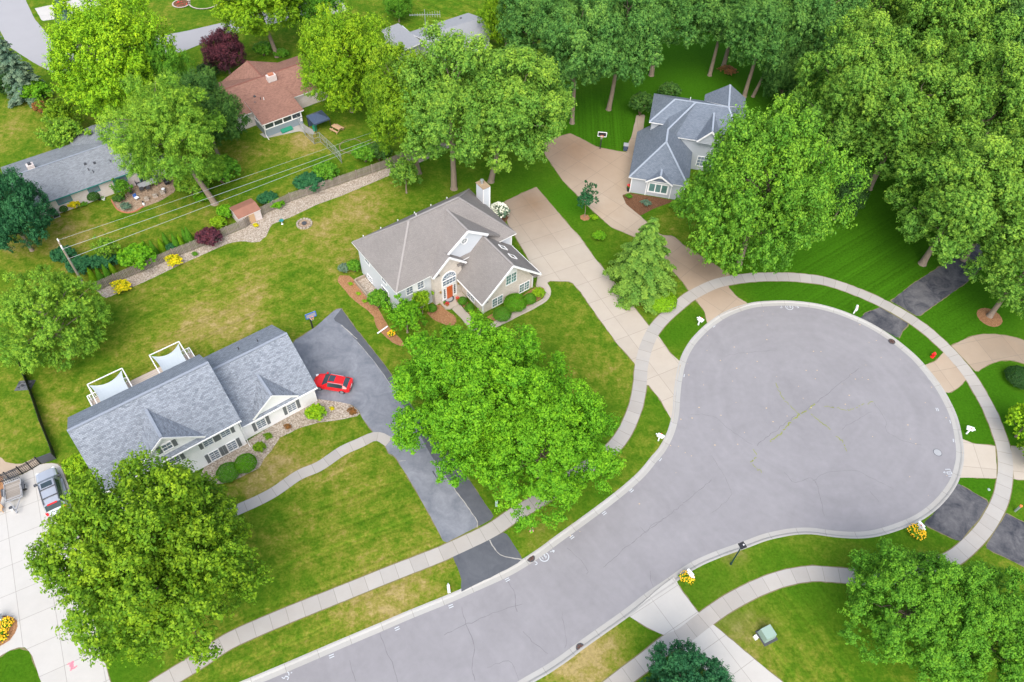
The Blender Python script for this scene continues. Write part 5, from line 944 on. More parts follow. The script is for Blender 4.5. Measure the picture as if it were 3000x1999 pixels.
for lab, x, y in (('small clipped ball just right of the front porch', 835, 505), ('small clipped ball nearer the lawn right of the front porch', 882, 552), ('small clipped ball on the mulch left of the front porch', 625, 555)): sh(lab, 'ball', 'mid', (1, 1, x, y), .62, 1.1, 'boxwood_ball', group='boxwood balls by the porch')
sh('largest clipped shrub under the brick gable windows', 'ball', 'grass', (1, 1, 1200, 515), 1.45, 1.9); sh('medium shrub in the row under the brick gable, second from the driveway', 'ball', 'mid', (1, 1, 1298, 490), .85, 1.5); sh('leafy bright shrub at the driveway end of the brick gable', 'bush', 'bright', (1, 1, 1357, 455), .95, 1.4); sh('low dark shrub at the maple end of the brick gable', 'ball', 'mid', (1, 1, 1108, 595), 1.15, 1.2)
sh('wide bright skirt of groundcover shrub below the feathery conifer', 'ball', 'lime', (1, 1, 2205, 500), 2.0, 1.5); sh('small green bush left of the feathery conifer', 'bush', 'maple', (1, 1, 1775, 60), 1.0, 1.3); sh('low tufted plant at the foot of the slim young tree', 'loose', 'lime', (1, 0, 1745, 1500), .7, .6)
sh('loose green plant in the dark bed of the slate roofed house', 'loose', 'mid', (1, 0, 1985, 1355), .6, .7); sh('pale leafy plant in the dark bed right under the three pane window', 'loose', 'spruce', (1, 0, 2105, 1400), .9, .6); sh('dark round shrub behind the left wing of the slate roofed house', 'bush', 'dark', (1, 0, 2260, 630), 2.0, 2.8); sh('tall dark shrub at the dirt path beside the slate roofed house', 'bush', 'dark', (1, 0, 2070, 720), 2.2, 4.2)
sh('dark shrub in shade at the right front corner of the slate roofed house', 'bush', 'mid', (1, 0, 2335, 1420), 1.6, 1.8)
sh('low yellow shrub at the left end of the picket fence bed', 'loose', 'yellow', (0, 1, 842, 408), 1.5, 1.0, group='yellow shrubs in the fence bed'); sh('yellow shrub next to the big green bush along the picket fence', 'loose', 'yellow', (0, 1, 1205, 232), 1.35, 1.2, group='yellow shrubs in the fence bed'); sh('dark purple round shrub against the picket fence', 'bush', 'purple', (0, 1, 1430, 75), 1.85, 2.5)
for i, (x, y) in enumerate(((632, 332), (688, 335), (738, 322), (778, 298), (1010, 152), (1060, 157), (1112, 128), (1145, 95), (1210, 110), (1245, 103), (1277, 68), (1302, 62))):
    sh(('small cone shaped cedar in the left group behind the picket fence', 'small cone shaped cedar in the right group behind the picket fence')[i > 3], 'cone', 'mid' if i % 3 else 'bright', (0, 1, x, y), .55, 1.9 + .25 * (i % 3), 'arborvitae', 'cedar', ('cedars left behind the fence', 'cedars right behind the fence')[i > 3], i * 40)
sh('big leafy green bush behind the middle of the picket fence', 'bush', 'maple', (0, 1, 930, 215), 2.5, 3.2); sh('blue green juniper between the utility pole and the big green bush', 'bush', 'blue', (0, 1, 705, 240), 1.9, 2.0); sh('dark blue green juniper right at the foot of the utility pole', 'bush', 'blue', (0, 1, 545, 270), 1.9, 1.9); sh('dark juniper left of the utility pole behind the round tree', 'bush', 'blue', (0, 1, 430, 200), 1.7, 2.4); sh('small blue cedar among the cone shaped ones', 'bush', 'blue', (0, 1, 1180, 145), .8, 1.5)
sh('spreading blue green bush in the garden corner behind the fence', 'bush', 'blue', (0, 0, 2120, 1265), 2.3, 2.4); sh('upright green bush beside the chain link fence corner', 'bush', 'mid', (0, 0, 2240, 1190), 2.0, 3.2); sh('low blue green bush right of the rusty roofed shed', 'bush', 'blue', (0, 0, 1840, 1375), 1.6, 1.6); sh('bright low bush between the shed and the fence', 'bush', 'grass', (0, 0, 1898, 1408), 1.25, 1.2)
sh('bright bush at the left wall of the shed', 'bush', 'maple', (0, 0, 1550, 1465), 1.3, 2.2); sh('bright pointed bush left of the shed near the fence', 'bush', 'bright', (0, 0, 1500, 1540), 1.2, 1.8); sh('large green bush under the airy tree, right of its trunk', 'bush', 'mid', (0, 0, 1510, 1180), 2.9, 4.2); sh('pale green bush under the airy tree, left of its trunk', 'bush', 'fine', (0, 0, 1310, 1275), 2.5, 3.4); sh('low bright bush at the base of the airy tree trunk', 'loose', 'grass', (0, 0, 1390, 1365), 1.3, 1.2)
sh('dark green bush behind the fence under the oaks, left of two', 'bush', 'mid', (1, 0, 160, 1060), 2.1, 3.0); sh('dark green bush behind the fence under the oaks, right of two', 'bush', 'dark', (1, 0, 255, 1050), 2.0, 3.0)
sh('dark clipped cone shrub against the white brick of the grey ranch', 'ball', 'dark', (0, 0, 640, 1350), .85, 1.7); sh('yellow green shrub near the left end of the grey ranch wall', 'bush', 'yellow', (0, 0, 500, 1410), .95, 1.3); sh('small dark shrub next to the air conditioner', 'ball', 'dark', (0, 0, 437, 1440), .55, 1.2); sh('light green perennial in the curved brick edged bed', 'loose', 'spruce', (0, 0, 870, 1425), .95, .9); sh('dark low shrub beneath the small open patio tree', 'bush', 'dark', (0, 0, 810, 1372), .9, 1.0); sh('low green plant patch under the wall of the grey ranch', 'loose', 'mid', (0, 0, 570, 1405), .9, .6)
sh('dark hedge at the left edge below the blue spruce', 'bush', 'deep', (0, 0, 40, 590), 2.9, 4.0); sh('bright green bush beside the blue spruce', 'bush', 'grass', (0, 0, 225, 640), 2.6, 3.6); sh('rusty orange leaved shrub behind the grey ranch lawn', 'bush', 'red', (0, 0, 275, 745), 1.3, 2.2); sh('dark shrub under the purple tree at the brown roof corner', 'bush', 'deep', (0, 0, 1430, 490), 2.0, 2.6); sh('green bush at the foot of the bright spreading tree by the far street', 'bush', 'mid', (0, 0, 1810, 340), 1.9, 2.4); sh('low bush beyond the forked trunk by the far street', 'bush', 'mid', (0, 0, 1930, 370), 1.4, 1.4); sh('small blue pine behind the broad bright maple by the far driveway', 'cone', 'spruce', (0, 0, 440, 110), 1.8, 4.5, 'pine_tree', 'tree')
sh('dark mound shrub in the pale ring of the lawn at the right edge', 'ball', 'deep', (2, 1, 2330, 1030), 1.7, 1.6); sh('orange flowering bush in the shade behind the slate roofed house', 'loose', 'red', (2, 0, 320, 490), 1.8, 1.4)
for lab, x, y in (('lime hosta in the orange mulch nearest the taupe roof corner', 65, 390), ('lime hosta in the middle of the orange mulch band', 120, 458), ('lime hosta in the orange mulch nearest the dark driveway', 162, 510)): sh(lab, 'loose', 'lime', (1, 1, x, y), .38, .35, 'hosta', 'plant', 'hostas in the mulch band')
sh('lime plant at the top of the gravel fence bed', 'loose', 'yellow', (0, 0, 1765, 1555), .5, .5, 'bedding_plant', 'plant'); sh('green tuft in the gravel fence bed right of the yellow shrub', 'loose', 'mid', (0, 1, 1345, 185), .5, .5, 'bedding_plant', 'plant'); sh('yellow flower tuft in the gravel by the yellow green shrub', 'loose', 'yellow', (0, 1, 2290, 1250), .35, .4, 'bedding_plant', 'plant'); sh('thin dry shrub in the middle of the gravel front bed', 'loose', 'red', (0, 1, 1985, 1375), .5, .6, 'bedding_plant', 'plant'); sh('yellow green low plant in the front gravel bed', 'loose', 'olive', (0, 1, 1850, 1440), .6, .5, 'bedding_plant', 'plant')
# white flowering hydrangea and yellow flower rings
def petals(root, R, z0, z1, n, mat, seed, s=.12, dome=True):
    r = np.random.RandomState(seed); a = r.uniform(0, 6.283, n); q = np.sqrt(r.rand(n)) * R; z = z0 + (z1 - z0) * (np.sqrt(np.clip(1 - (q / R) ** 2, 0, 1)) if dome else r.rand(n)); C = np.c_[q * np.cos(a), q * np.sin(a), z + .03]
    me = leaf_mesh('flowers', C, unit(np.array([0, 0, 1.0]) + r.normal(0, .5, (n, 3))), s * r.uniform(.7, 1.4, n), r.rand(n), .9, 'leaf'); me.materials.clear(); me.materials.append(M[mat])
    o = bpy.data.objects.new('flowers', me); COL.objects.link(o); o.parent = root; tag(o, kind='stuff'); k = root.scale; o.scale = (1 / k[0], 1 / k[1], 1 / k[2]); return o
hy = sh('white flowering hydrangea below the white chimney', 'bush', 'spruce', (1, 0, 1085, 1460), 1.5, 2.2, 'hydrangea'); petals(hy, 1.45, .5, 2.35, 260, 'petalw', 3, .30)
for lab, p, R, cat in (('ring of yellow lilies round the mailbox by the black driveway', (2, 2, 1612, 535), .95, 'flowers'), ('ring of yellow lilies round the mailbox by the pale corner driveway', (2, 2, 30, 850), .75, 'flowers'), ('yellow lilies in the orange mulch island, upper clump', (0, 2, 45, 1165), .65, 'flowers'), ('yellow lilies in the orange mulch island, lower clump', (0, 2, 5, 1255), .75, 'flowers'), ('small yellow flower clump at the end of the mulch by the white pipe', (1, 1, 345, 735), .5, 'flowers')):
    f = sh(lab, 'loose', 'mid', p, R, .5, 'lily_bed', cat, 'yellow flower clumps'); petals(f, R, .25, .62, int(120 * R * R) + 25, 'petal', 5, .16)

# ================================================================ VEHICLES AND SMALL OBJECTS
def px(x, y, z=0.0): return at((x, y), z)
def vehicle(name, label, cat, c, head, st, paint, ws, sg, rg_, wheels, wr, glass='carglass', extra=None):
    root = thing(name, label, cat, (c[0], c[1], 0), head); rings = []
    for x, wl_, wb, zb, zt, wr_, zr in st:
        h = [(0, zb), (wl_ * .85, zb), (wl_, zb + .16), (max(wl_, wb) * 1.015, zb + (zt - zb) * .6), (wb, zt), (wr_, zr - .05), (wr_ * .82, zr), (0, zr + .035)]
        rings.append([(x, y, z) for y, z in h] + [(x, -y, z) for y, z in h[-2:0:-1]])
    n = len(rings[0]); sets = {'body': MB(), 'windscreen': MB(), 'rear_window': MB(), 'l': MB(), 'r': MB()}
    for i in range(len(st) - 1):
        for j in range(n):
            k = (j + 1) % n; q = [rings[i][j], rings[i][k], rings[i + 1][k], rings[i + 1][j]]; key = 'body'
            if i in ws and j in (5, 6, 7, 8): key = 'windscreen'
            elif i in rg_ and j in (5, 6, 7, 8): key = 'rear_window'
            elif i in sg and j == 4: key = 'l'
            elif i in sg and j == 9: key = 'r'
            sets[key].face(q, 0)
    sets['body'].face(rings[0], 0); sets['body'].face(rings[-1][::-1], 0)
    b = sets['body']
    for k, m in (('body', paint), ('windscreen', glass), ('rear_window', glass), ('l', glass), ('r', glass)): 
        o = sets[k].build('side_window' if k in 'lr' else k, M[m], root, smooth=True); 
        if k == 'body': body = o
    for x, y in wheels:
        w = MB().lathe([(wr * .6, -.11), (wr * .95, -.11), (wr, -.06), (wr, .06), (wr * .95, .11), (wr * .6, .11)], (x, y, wr), 18, 0, 'Y').build('wheel', M['rubber'], root, smooth=False)
        s = 1 if y > 0 else -1; r_ = MB(); r_.lathe([(wr * .62, -.02), (wr * .62, .02), (wr * .2, .03)] , (x, y + s * .115, wr), 14, 0, 'Y'); r_.build('rim', M['rim'], w)
    if extra: extra(root)
    return root
HATCH = [(2.2, .50, .46, .32, .52, .42, .58), (2.08, .74, .70, .22, .66, .62, .73), (1.65, .88, .84, .2, .80, .74, .88), (1.0, .90, .87, .2, .92, .78, .99), (.32, .90, .88, .2, .95, .64, 1.40), (-.4, .90, .88, .2, .97, .65, 1.46), (-1.1, .90, .88, .2, .99, .62, 1.42), (-1.45, .90, .87, .2, 1.0, .60, 1.35), (-1.93, .87, .83, .24, 1.0, .70, 1.05), (-2.14, .80, .74, .3, .88, .64, .93), (-2.2, .68, .6, .36, .74, .5, .78)]
a, b = px(936.5, 1143), px(1003.5, 1154); fd = np.array(a) - np.array(b); fd /= np.hypot(*fd); lf = np.array([-fd[1], fd[0]]); cc = (np.array(a) + np.array(b)) / 2 - lf * .85
def hx(root):
    mb = MB(); mb.b2(-.42, .25, -.42, .42, 1.465, 1.502); mb.build('sunroof', M['carglass'], root)
    for s in (-1, 1):
        MB().b2(.72, .92, s * .93 - .1, s * .93 + .1, .95, 1.08).build('wing_mirror', M['red'], root); MB().bar((.25, s * .62, 1.43), (-1.2, s * .6, 1.42), .05, .05).build('roof_rail', M['rim'], root)
        MB().box((1.98, s * .60, .72), (.3, .26, .12), s * -.6).build('headlight', M['white2'], root); MB().box((-2.02, s * .66, .9), (.22, .3, .16), s * .5).build('tail_light', M['hred'], root)
    MB().b2(-2.215, -2.19, -.26, .26, .58, .7).build('number_plate', M['white2'], root); MB().b2(-2.24, -2.08, -.6, .6, .34, .42).build('bumper', M['dark'], root)
vehicle('hatchback_car', 'red hatchback parked on the dark driveway at the garage corner', 'car', cc, math.atan2(fd[1], fd[0]), HATCH, 'red', (3,), (4, 5, 6), (7,), ((1.32, .80), (1.32, -.80), (-1.33, .80), (-1.33, -.80)), .34, extra=hx)
SUVS = [(2.62, .82, .76, .45, .8, .72, .9), (2.45, .96, .92, .36, 1.0, .86, 1.09), (1.35, 1.0, .97, .36, 1.12, .9, 1.2), (.62, 1.0, .97, .36, 1.15, .77, 1.82), (-.5, 1.0, .97, .36, 1.15, .78, 1.88), (-1.6, 1.0, .97, .36, 1.15, .76, 1.86), (-2.25, .98, .95, .4, 1.15, .73, 1.80), (-2.52, .96, .92, .4, 1.12, .84, 1.18), (-2.64, .9, .86, .45, .95, .8, 1.0)]
c0 = np.array(px(137.5, 1424, 1.8)); a, b = px(121, 1371, 1.1), px(150, 1470, 1.1); fd = np.array(a) - np.array(b)
def sx_(root):
    MB().b2(-.15, .45, -.5, .5, 1.885, 1.912).build('sunroof', M['carglass'], root)
    for s in (-1, 1):
        MB().bar((.5, s * .74, 1.9), (-2.1, s * .72, 1.88), .06, .07).build('roof_rail', M['dark'], root); MB().b2(-1.2, 1.2, s * 1.05 - .12, s * 1.05 + .12, .4, .48).build('running_board', M['rim'], root); MB().b2(1.0, 1.22, s * 1.12 - .14, s * 1.12 + .14, 1.12, 1.3).build('wing_mirror', M['dark'], root)
        MB().b2(-2.69, -2.5, s * .86 - .11, s * .86 + .11, .75, 1.1).build('tail_light', M['hred'], root); MB().box((2.42, s * .72, .92), (.3, .34, .2), -s * .4).build('headlight', M['white2'], root)
    for x in (-.35, -1.45): MB().bar((x, -.74, 1.935), (x, .74, 1.935), .1, .04).build('cross_bar', M['dark'], root)
    MB().b2(-2.34, -2.2, -.45, .45, 1.80, 1.86).build('brake_light', M['hred'], root); MB().b2(-2.78, -2.55, -.85, .85, .5, .68).build('bumper', M['silver'], root)
vehicle('silver_suv', 'silver off road car with roof bars parked on the pale driveway by the iron gate', 'car', c0, math.atan2(fd[1], fd[0]), SUVS, 'silver', (2,), (3, 4, 5), (6,), ((1.6, .9), (1.6, -.9), (-1.6, .9), (-1.6, -.9)), .40, extra=sx_)
# utility trailer
q = [np.array(px(x / 7.84, 1320 + y / 7.84, .6)) for x, y in ((95, 780), (465, 665), (525, 1040), (140, 1205))]; cc = sum(q) / 4; ax = (q[0] + q[1] - q[2] - q[3]) / 2; ln = np.hypot(*ax); wd2 = np.hypot(*(q[1] - q[0] + q[2] - q[3])) / 2; hd = math.atan2(ax[1], ax[0])
t = thing('utility_trailer', 'open plank bed utility trailer with a mesh ramp beside the silver car', 'trailer', (cc[0], cc[1], 0), hd); hl, hw = ln / 2, wd2 / 2
MB().b2(-hl, hl, -hw, hw, .54, .60).build('bed', M['planks'], t)
mb = MB()
for s in (-1, 1): mb.bar((-hl, s * hw, .62), (hl, s * hw, .62), .07, .12); mb.bar((-hl, s * hw, .95), (hl * .2, s * hw, .95), .05); mb.bar((-hl, s * hw, .6), (-hl, s * hw, .97), .05); mb.bar((hl * .2, s * hw, .6), (hl * .2, s * hw, .97), .05)
for e in (-1, 1): mb.bar((e * hl, -hw, .62), (e * hl, hw, .62), .07, .12)
mb.bar((-hl, -hw, .95), (-hl, hw, .95), .05); mb.build('frame', M['grey'], t)
mb = MB(); mb.bar((-hl, -hw * .7, .55), (-hl - 1.3, 0, .55), .08); mb.bar((-hl, hw * .7, .55), (-hl - 1.3, 0, .55), .08); mb.bar((-hl - 1.2, 0, .52), (-hl - 1.65, 0, .52), .12); mb.build('drawbar', M['grey'], t); mb = MB(); mb.tube([(-hl - 1.3, .12, .05), (-hl - 1.3, .12, .9)], .04, 6); mb.build('jockey_stand', M['dark'], t)
mb = MB(); top = 1.7
for k in range(9): y = -hw + 2 * hw * k / 8; mb.bar((hl, y, .6), (hl + .55, y, top), .035)
for k in range(8): f = k / 7; mb.bar((hl + .55 * f, -hw, .6 + (top - .6) * f), (hl + .55 * f, hw, .6 + (top - .6) * f), .035)
mb.build('ramp', M['dark'], t)
for s in (-1, 1):
    w = MB().lathe([(.18, -.1), (.32, -.1), (.35, 0), (.32, .1), (.18, .1)], (.1, s * (hw + .18), .35), 16, 0, 'Y').build('wheel', M['rubber'], t); MB().lathe([(.2, -.02), (.2, .02), (.06, .03)], (.1, s * (hw + .3), .35), 12, 0, 'Y').build('rim', M['rim'], w); MB().b2(-.35, .55, s * (hw + .18) - .13, s * (hw + .18) + .13, .72, .76).build('mudguard', M['dark'], t)
t = thing('bucket', 'white bucket with a dark lid on the pale driveway below the trailer', 'bucket', px(36.5, 1493)); MB().lathe([(.13, 0), (.17, .36), (.18, .38)], n=16).build('pail', M['white2'], t); MB().lathe([(.185, .38), (.185, .41), (.05, .42)], n=16).build('lid', M['dark'], t)
t = thing('wooden_chair', 'brown wooden chair cut off by the left edge below the trailer', 'chair', px(3, 1497), R_(20))
MB().b2(-.3, .3, -.3, .3, .38, .43).build('seat', M['cedar'], t); MB().b2(-.3, .3, .26, .31, .43, .95).build('backrest', M['cedar'], t)
for x in (-.26, .26):
    for y in (-.26, .26): MB().b2(x - .03, x + .03, y - .03, y + .03, 0, .38).build('leg', M['cedar'], t)
# mailboxes on white posts
def mailbox():
    t = thing('mailbox', 'x', 'mailbox'); MB().b2(-.06, .06, -.06, .06, 0, 1.15).build('post', M['white2'], t); MB().bar((0, -.35, .95), (0, .38, .95), .09).build('arm', M['white2'], t)
    mb = MB(); prof = [(-.11, 0), (.11, 0), (.11, .12)] + [(.11 * math.cos(math.pi * k / 6), .12 + .11 * math.sin(math.pi * k / 6)) for k in range(1, 6)] + [(-.11, .12)]
    mb.wallpoly([(x, -.38, 1.0 + z) for x, z in prof], (0, .58)); b = mb.build('box', M['white2'], t); mb = MB(); mb.b2(.112, .125, -.1, .0, 1.1, 1.24); mb.build('flag', M['hred'], b); MB().b2(-.1, .1, -.3, .25, .74, .88).build('newspaper_holder', M['white2'], t); return t
mbx = None
for i, (c, r, x, y, lab) in enumerate(((2, 1, 1178, 592, 'white mailbox on the kerb lawn left of the patched driveway'), (2, 1, 108, 672, 'white mailbox on the small grass wedge between the tan and the pale driveway'), (1, 1, 2185, 1470, 'white mailbox on the grass strip right of the huge bright maple'), (1, 2, 742, 948, 'white mailbox on the dry grass strip left of the dark driveway'), (2, 1, 1955, 1422, 'white mailbox on the grass at the right side of the turning circle'), (2, 2, 1617, 522, 'white mailbox standing in the lily ring by the black driveway'), (2, 2, 42, 850, 'white mailbox standing in the lily ring by the pale corner driveway'))):
    p = one(c, r, x, y); k = min(INNER, key=lambda q: (q[0] - p[0]) ** 2 + (q[1] - p[1]) ** 2); rz = math.atan2(k[1] - p[1], k[0] - p[0]) + math.pi / 2
    if mbx is None: mbx = mailbox(); o = mbx; o.location = (p[0], p[1], 0); o.rotation_euler = (0, 0, rz); o['label'] = lab; o['group'] = 'mailboxes round the close'
    else: o = dup(mbx, p, rz, lab)
    o.scale = (1.25, 1.25, 1.1)
# utility pedestals, cabinet, hydrant, lamp
t = thing('utility_pedestal', 'pale green utility pedestal under the huge maple by the dark driveway', 'utility box', one(1, 2, 1069, 350)); MB().b2(-.13, .13, -.12, .12, 0, .95).build('cabinet', M['green'], t); MB().box((0, 0, 1.0), (.28, .26, .12), 0, 0, .6).build('cap', M['green'], t)
t = thing('utility_pedestal', 'grey utility post with an orange top by the black driveway at the right edge', 'utility box', one(2, 2, 2290, 388)); MB().lathe([(.12, 0), (.12, 1.05), (.1, 1.1)], n=12).build('cabinet', M['steel'], t); MB().lathe([(.14, 1.1), (.14, 1.25), (.06, 1.3)], n=12).build('cap', M['orange'], t)
t = thing('transformer_cabinet', 'green ground transformer cabinet on the lawn in the lower right', 'utility box', one(2, 2, 577, 1247), R_(27)); MB().b2(-.75, .75, -.75, .75, 0, .08).build('base', M['dark'], t); MB().box((-.02, .06, .48), (1.2, 1.15, .8), 0, 0, .88).build('cabinet', M['green'], t); MB().box((-.02, .06, .91), (1.1, 1.05, .06)).build('lid', M['green'], t)
t = thing('service_box', 'small white service box left of the green transformer cabinet', 'utility box', one(2, 2, 500, 1262), R_(30)); MB().box((0, 0, .17), (.3, .4, .34), 0, 0, .8).build('cabinet', M['white2'], t); MB().box((0, 0, .36), (.26, .36, .05)).build('lid', M['white2'], t)
t = thing('valve_cover', 'small pale green round cover in the grass wedge by the black driveway', 'cover', one(2, 2, 2110, 240)); MB().lathe([(.16, 0), (.16, .05), (.1, .07)], n=14).build('lid', M['green'], t)
t = thing('fire_hydrant', 'red fire hydrant on the grass by the curved driveway', 'hydrant', one(2, 1, 1718, 893)); MB().lathe([(.17, 0), (.17, .06), (.12, .08), (.11, .5), (.14, .52), (.13, .62), (.06, .72), (.03, .76)], n=14).build('barrel', M['hred'], t)
for s in (-1, 1): mb = MB(); mb.tube([(0, 0, .44), (s * .2, 0, .44)], .06, 8); mb.build('outlet', M['hred'], t)
mb = MB(); mb.tube([(0, 0, .4), (0, -.22, .4)], .075, 8); mb.build('outlet', M['hred'], t); t.scale = (1.3, 1.3, 1.25)
t = thing('lamp_post', 'slim dark green lamp post by the kerb at the bottom of the bulb', 'street lamp', one(2, 2, 332, 752), R_(25)); mb = MB(); mb.tube([(0, 0, 0), (0, 0, .5), (0, 0, 4.3)], [.12, .075, .06], 10); mb.build('pole', M['lampg'], t)
MB().box((0, 0, 4.33), (.62, .62, .08)).build('lamp_head', M['black'], t); MB().box((0, 0, 4.25), (.4, .4, .1), 0, 0, 1.2).build('lamp_glass', M['white2'], t); MB().box((.12, 0, 4.39), (.12, .12, .05)).build('photocell', M['white2'], t)
t = thing('marker_stake', 'red reflector stake at the driveway edge below the lower left maple', 'marker', one(0, 2, 683, 1262)); mb = MB(); mb.tube([(0, 0, 0), (0, 0, .8)], .03, 6); mb.build('stake', M['white2'], t); MB().lathe([(.12, .75), (.14, .85), (.05, 1.0)], n=10).build('reflector', M['hred'], t)
# drains in the kerb and the road
def drain(lab, c, r, x, y, R=.42, z=-.085, col='iron'):
    t = thing('storm_drain', lab, 'drain', one(c, r, x, y, -.09) + (z,)); MB().lathe([(R, 0), (R, .03), (R * .85, .035)], n=24).build('rim', M['dark'], t); mb = MB()
    for k in range(8): a = k * math.pi / 4; mb.bar((R * .15 * math.cos(a), R * .15 * math.sin(a), .045), (R * .82 * math.cos(a), R * .82 * math.sin(a), .045), .11, .03)
    mb.build('grating', M[col], t); return t
drain('round rusty drain grating at the kerb beside the dark driveway', 1, 2, 1305, 712); drain('round rusty drain grating at the kerb on the lower side of the road', 1, 2, 1648, 1330); drain('dark drain grating at the kerb below the patched driveway', 2, 1, 1441, 787)
t = thing('manhole_cover', 'flat grey manhole cover set in the road near the right kerb', 'manhole', one(2, 1, 1757, 1552, -.12) + (-.118,)); MB().lathe([(.42, 0), (.42, .012), (.36, .016)], n=24).build('cover', M['grey'], t); MB().lathe([(.47, 0), (.47, .008), (.425, .009)], n=24).build('frame', M['dark'], t)
# basketball hoops
def hoop(lab, p, board, rz, blue):
    t = thing('basketball_hoop', lab, 'basketball hoop', p, rz); mb = MB(); mb.bar((0, 0, 0), (0, .0, 2.6), .16); mb.bar((0, 0, 2.5), (0, -.75, 3.2), .12); mb.build('pole', M['black'], t)
    b = MB().b2(-.62, .62, -.86, -.8, 2.8, 3.6).build('backboard', M[board], t); mb = MB()
    for z in (2.83, 3.57): mb.bar((-.62, -.88, z), (.62, -.88, z), .08)
    for x in (-.62, .62): mb.bar((x, -.88, 2.8), (x, -.88, 3.6), .08)
    mb.build('backboard_frame', M[blue], b); mb = MB(); s = [(.23 * math.cos(k * math.pi / 8), -1.13 + .23 * math.sin(k * math.pi / 8), 3.05) for k in range(17)]; mb.tube(s, .025, 6, cap=False); r_ = mb.build('rim', M['orange'], t)
    mb = MB()
    for k in range(8): a = k * math.pi / 4; mb.bar((.23 * math.cos(a), -1.13 + .23 * math.sin(a), 3.04), (.13 * math.cos(a + .5), -1.13 + .13 * math.sin(a + .5), 2.65), .02)
    mb.build('net', M['white2'], r_); return t
hoop('basketball hoop with a blue framed board at the top corner of the dark driveway', one(0, 1, 2155, 693), 'grey', R_(33), 'blue'); hoop('basketball hoop with a black board and white frame on the striped lawn', one(1, 0, 1783, 1025), 'black', R_(-5), 'white2')
# bins, planters, pots
t = thing('wheelie_bin', 'navy wheeled bin at the edge of the striped lawn', 'bin', one(1, 0, 1957, 1035), R_(-8)); MB().box((0, 0, .5), (.58, .6, .95), 0, 0, 1.18).build('body', M['navy'], t); MB().box((0, 0, 1.0), (.76, .8, .09)).build('lid', M['grey'], t)
for s in (-1, 1): MB().lathe([(.1, -.03), (.11, 0), (.1, .03)], (.0, .32, .1), 10, 0, 'Y').build('wheel', M['rubber'], t).location = (s * .28, 0, 0)
def pot(lab, p, R, h, flo, n=40, mat='clay'):
    t = thing('flower_pot', lab, 'flower pot', p); MB().lathe([(R * .65, 0), (R, h), (R * 1.08, h), (R * 1.08, h * .9)], n=14).build('pot', M[mat], t); P, N, L, tt_, bc = crown(5, R * 1.2, R, 10, 6, 5, .09); f = bpy.data.objects.new('foliage', leaf_mesh('foliage', P, N, L, tt_)); COL.objects.link(f); f.parent = t; f.location = (0, 0, h + R * .7); f.color = COLS['mid'] + (1,)
    if flo: petals(t, R * 1.1, h + R * .6, h + R * 1.9, n, flo, 4, .13)
pot('tall dark planter with red flowers at the garage corner of the slate roofed house', one(1, 0, 1976, 1318), .26, .7, 'petalr', 60, 'black'); pot('clay pot with red flowers at the left edge of the porch', one(1, 1, 731, 545) + (.2,) if False else one(1, 1, 731, 545), .2, .35, 'petalr'); pot('clay pot with red flowers at the right edge of the porch', one(1, 1, 801, 508, .2) + (.2,), .2, .35, 'petalr'); pot('clay pot with plain green leaves on the porch corner', one(1, 1, 712, 532, .2) + (.2,), .16, .3, None)
c = one(1, 1, 745, 496, .2); t = thing('door_mat', 'dark half round mat before the red front door', 'mat', c + (.2,), R_(39.04)); MB().prism([(.72 * math.cos(math.pi + math.pi * k / 14), .2 + .72 * math.sin(math.pi + math.pi * k / 14)) for k in range(15)], .004, .025).build('pile', M['dark'], t); MB().prism([(.5 * math.cos(math.pi + math.pi * k / 14), .16 + .5 * math.sin(math.pi + math.pi * k / 14)) for k in range(15)], .025, .032).build('inset', M['grey'], t)
t = thing('drain_pipe', 'white pipe lying across the orange mulch next to the dark driveway', 'pipe', one(1, 1, 285, 712)); a = np.array(one(1, 1, 250, 735)) - np.array(t.location[:2]); b = np.array(one(1, 1, 320, 690)) - np.array(t.location[:2]); mb = MB(); mb.tube([(a[0], a[1], .12), (b[0], b[1], .22)], .09, 8); mb.build('tube', M['white2'], t)
t = thing('fire_ring', 'ring of pale stones with dark ash on the lawn behind the taupe house', 'fire pit', one(0, 0, 2098, 1545)); rr = random.Random(4)
for k in range(14): a = k * 2 * math.pi / 14; MB().box((.95 * math.cos(a), .95 * math.sin(a), .1), (.38, .28, .2), a + 1.57, 0, .8).build('stone', M['gravel'], t)
MB().lathe([(.8, 0), (.78, .03), (.3, .06)], n=16).build('ash', M['soil'], t); MB().lathe([(.3, .04), (.34, .22), (.28, .22)], n=12).build('bowl', M['dark'], t)
t = thing('bird_bath', 'small teal and white bird bath on the lawn beside the gravel fence bed', 'bird bath', one(0, 0, 1945, 1545)); MB().lathe([(.16, 0), (.06, .1), (.06, .5), (.1, .55)], n=12).build('pedestal', M['white2'], t); MB().lathe([(.12, .55), (.3, .62), (.32, .66), (.2, .62)], n=14).build('basin', M['teal'], t)
t = thing('garden_ornament', 'small stone ornament with pink flowers in the grass by the kerb drain', 'ornament', one(1, 2, 1312, 525)); MB().lathe([(.18, 0), (.22, .1), (.12, .25), (.03, .3)], n=10).build('stone', M['stone'], t); petals(t, .35, .1, .3, 14, 'pink', 5, .12)
t = thing('garden_lantern', 'white stone lantern among the yellow lilies in the lower left corner', 'ornament', one(0, 2, 15, 1140)); MB().box((0, 0, .4), (.35, .35, .8), .3, 0, .8).build('pillar', M['white2'], t); MB().box((0, 0, .9), (.6, .6, .2), .3, 0, .4).build('roof', M['steel'], t)
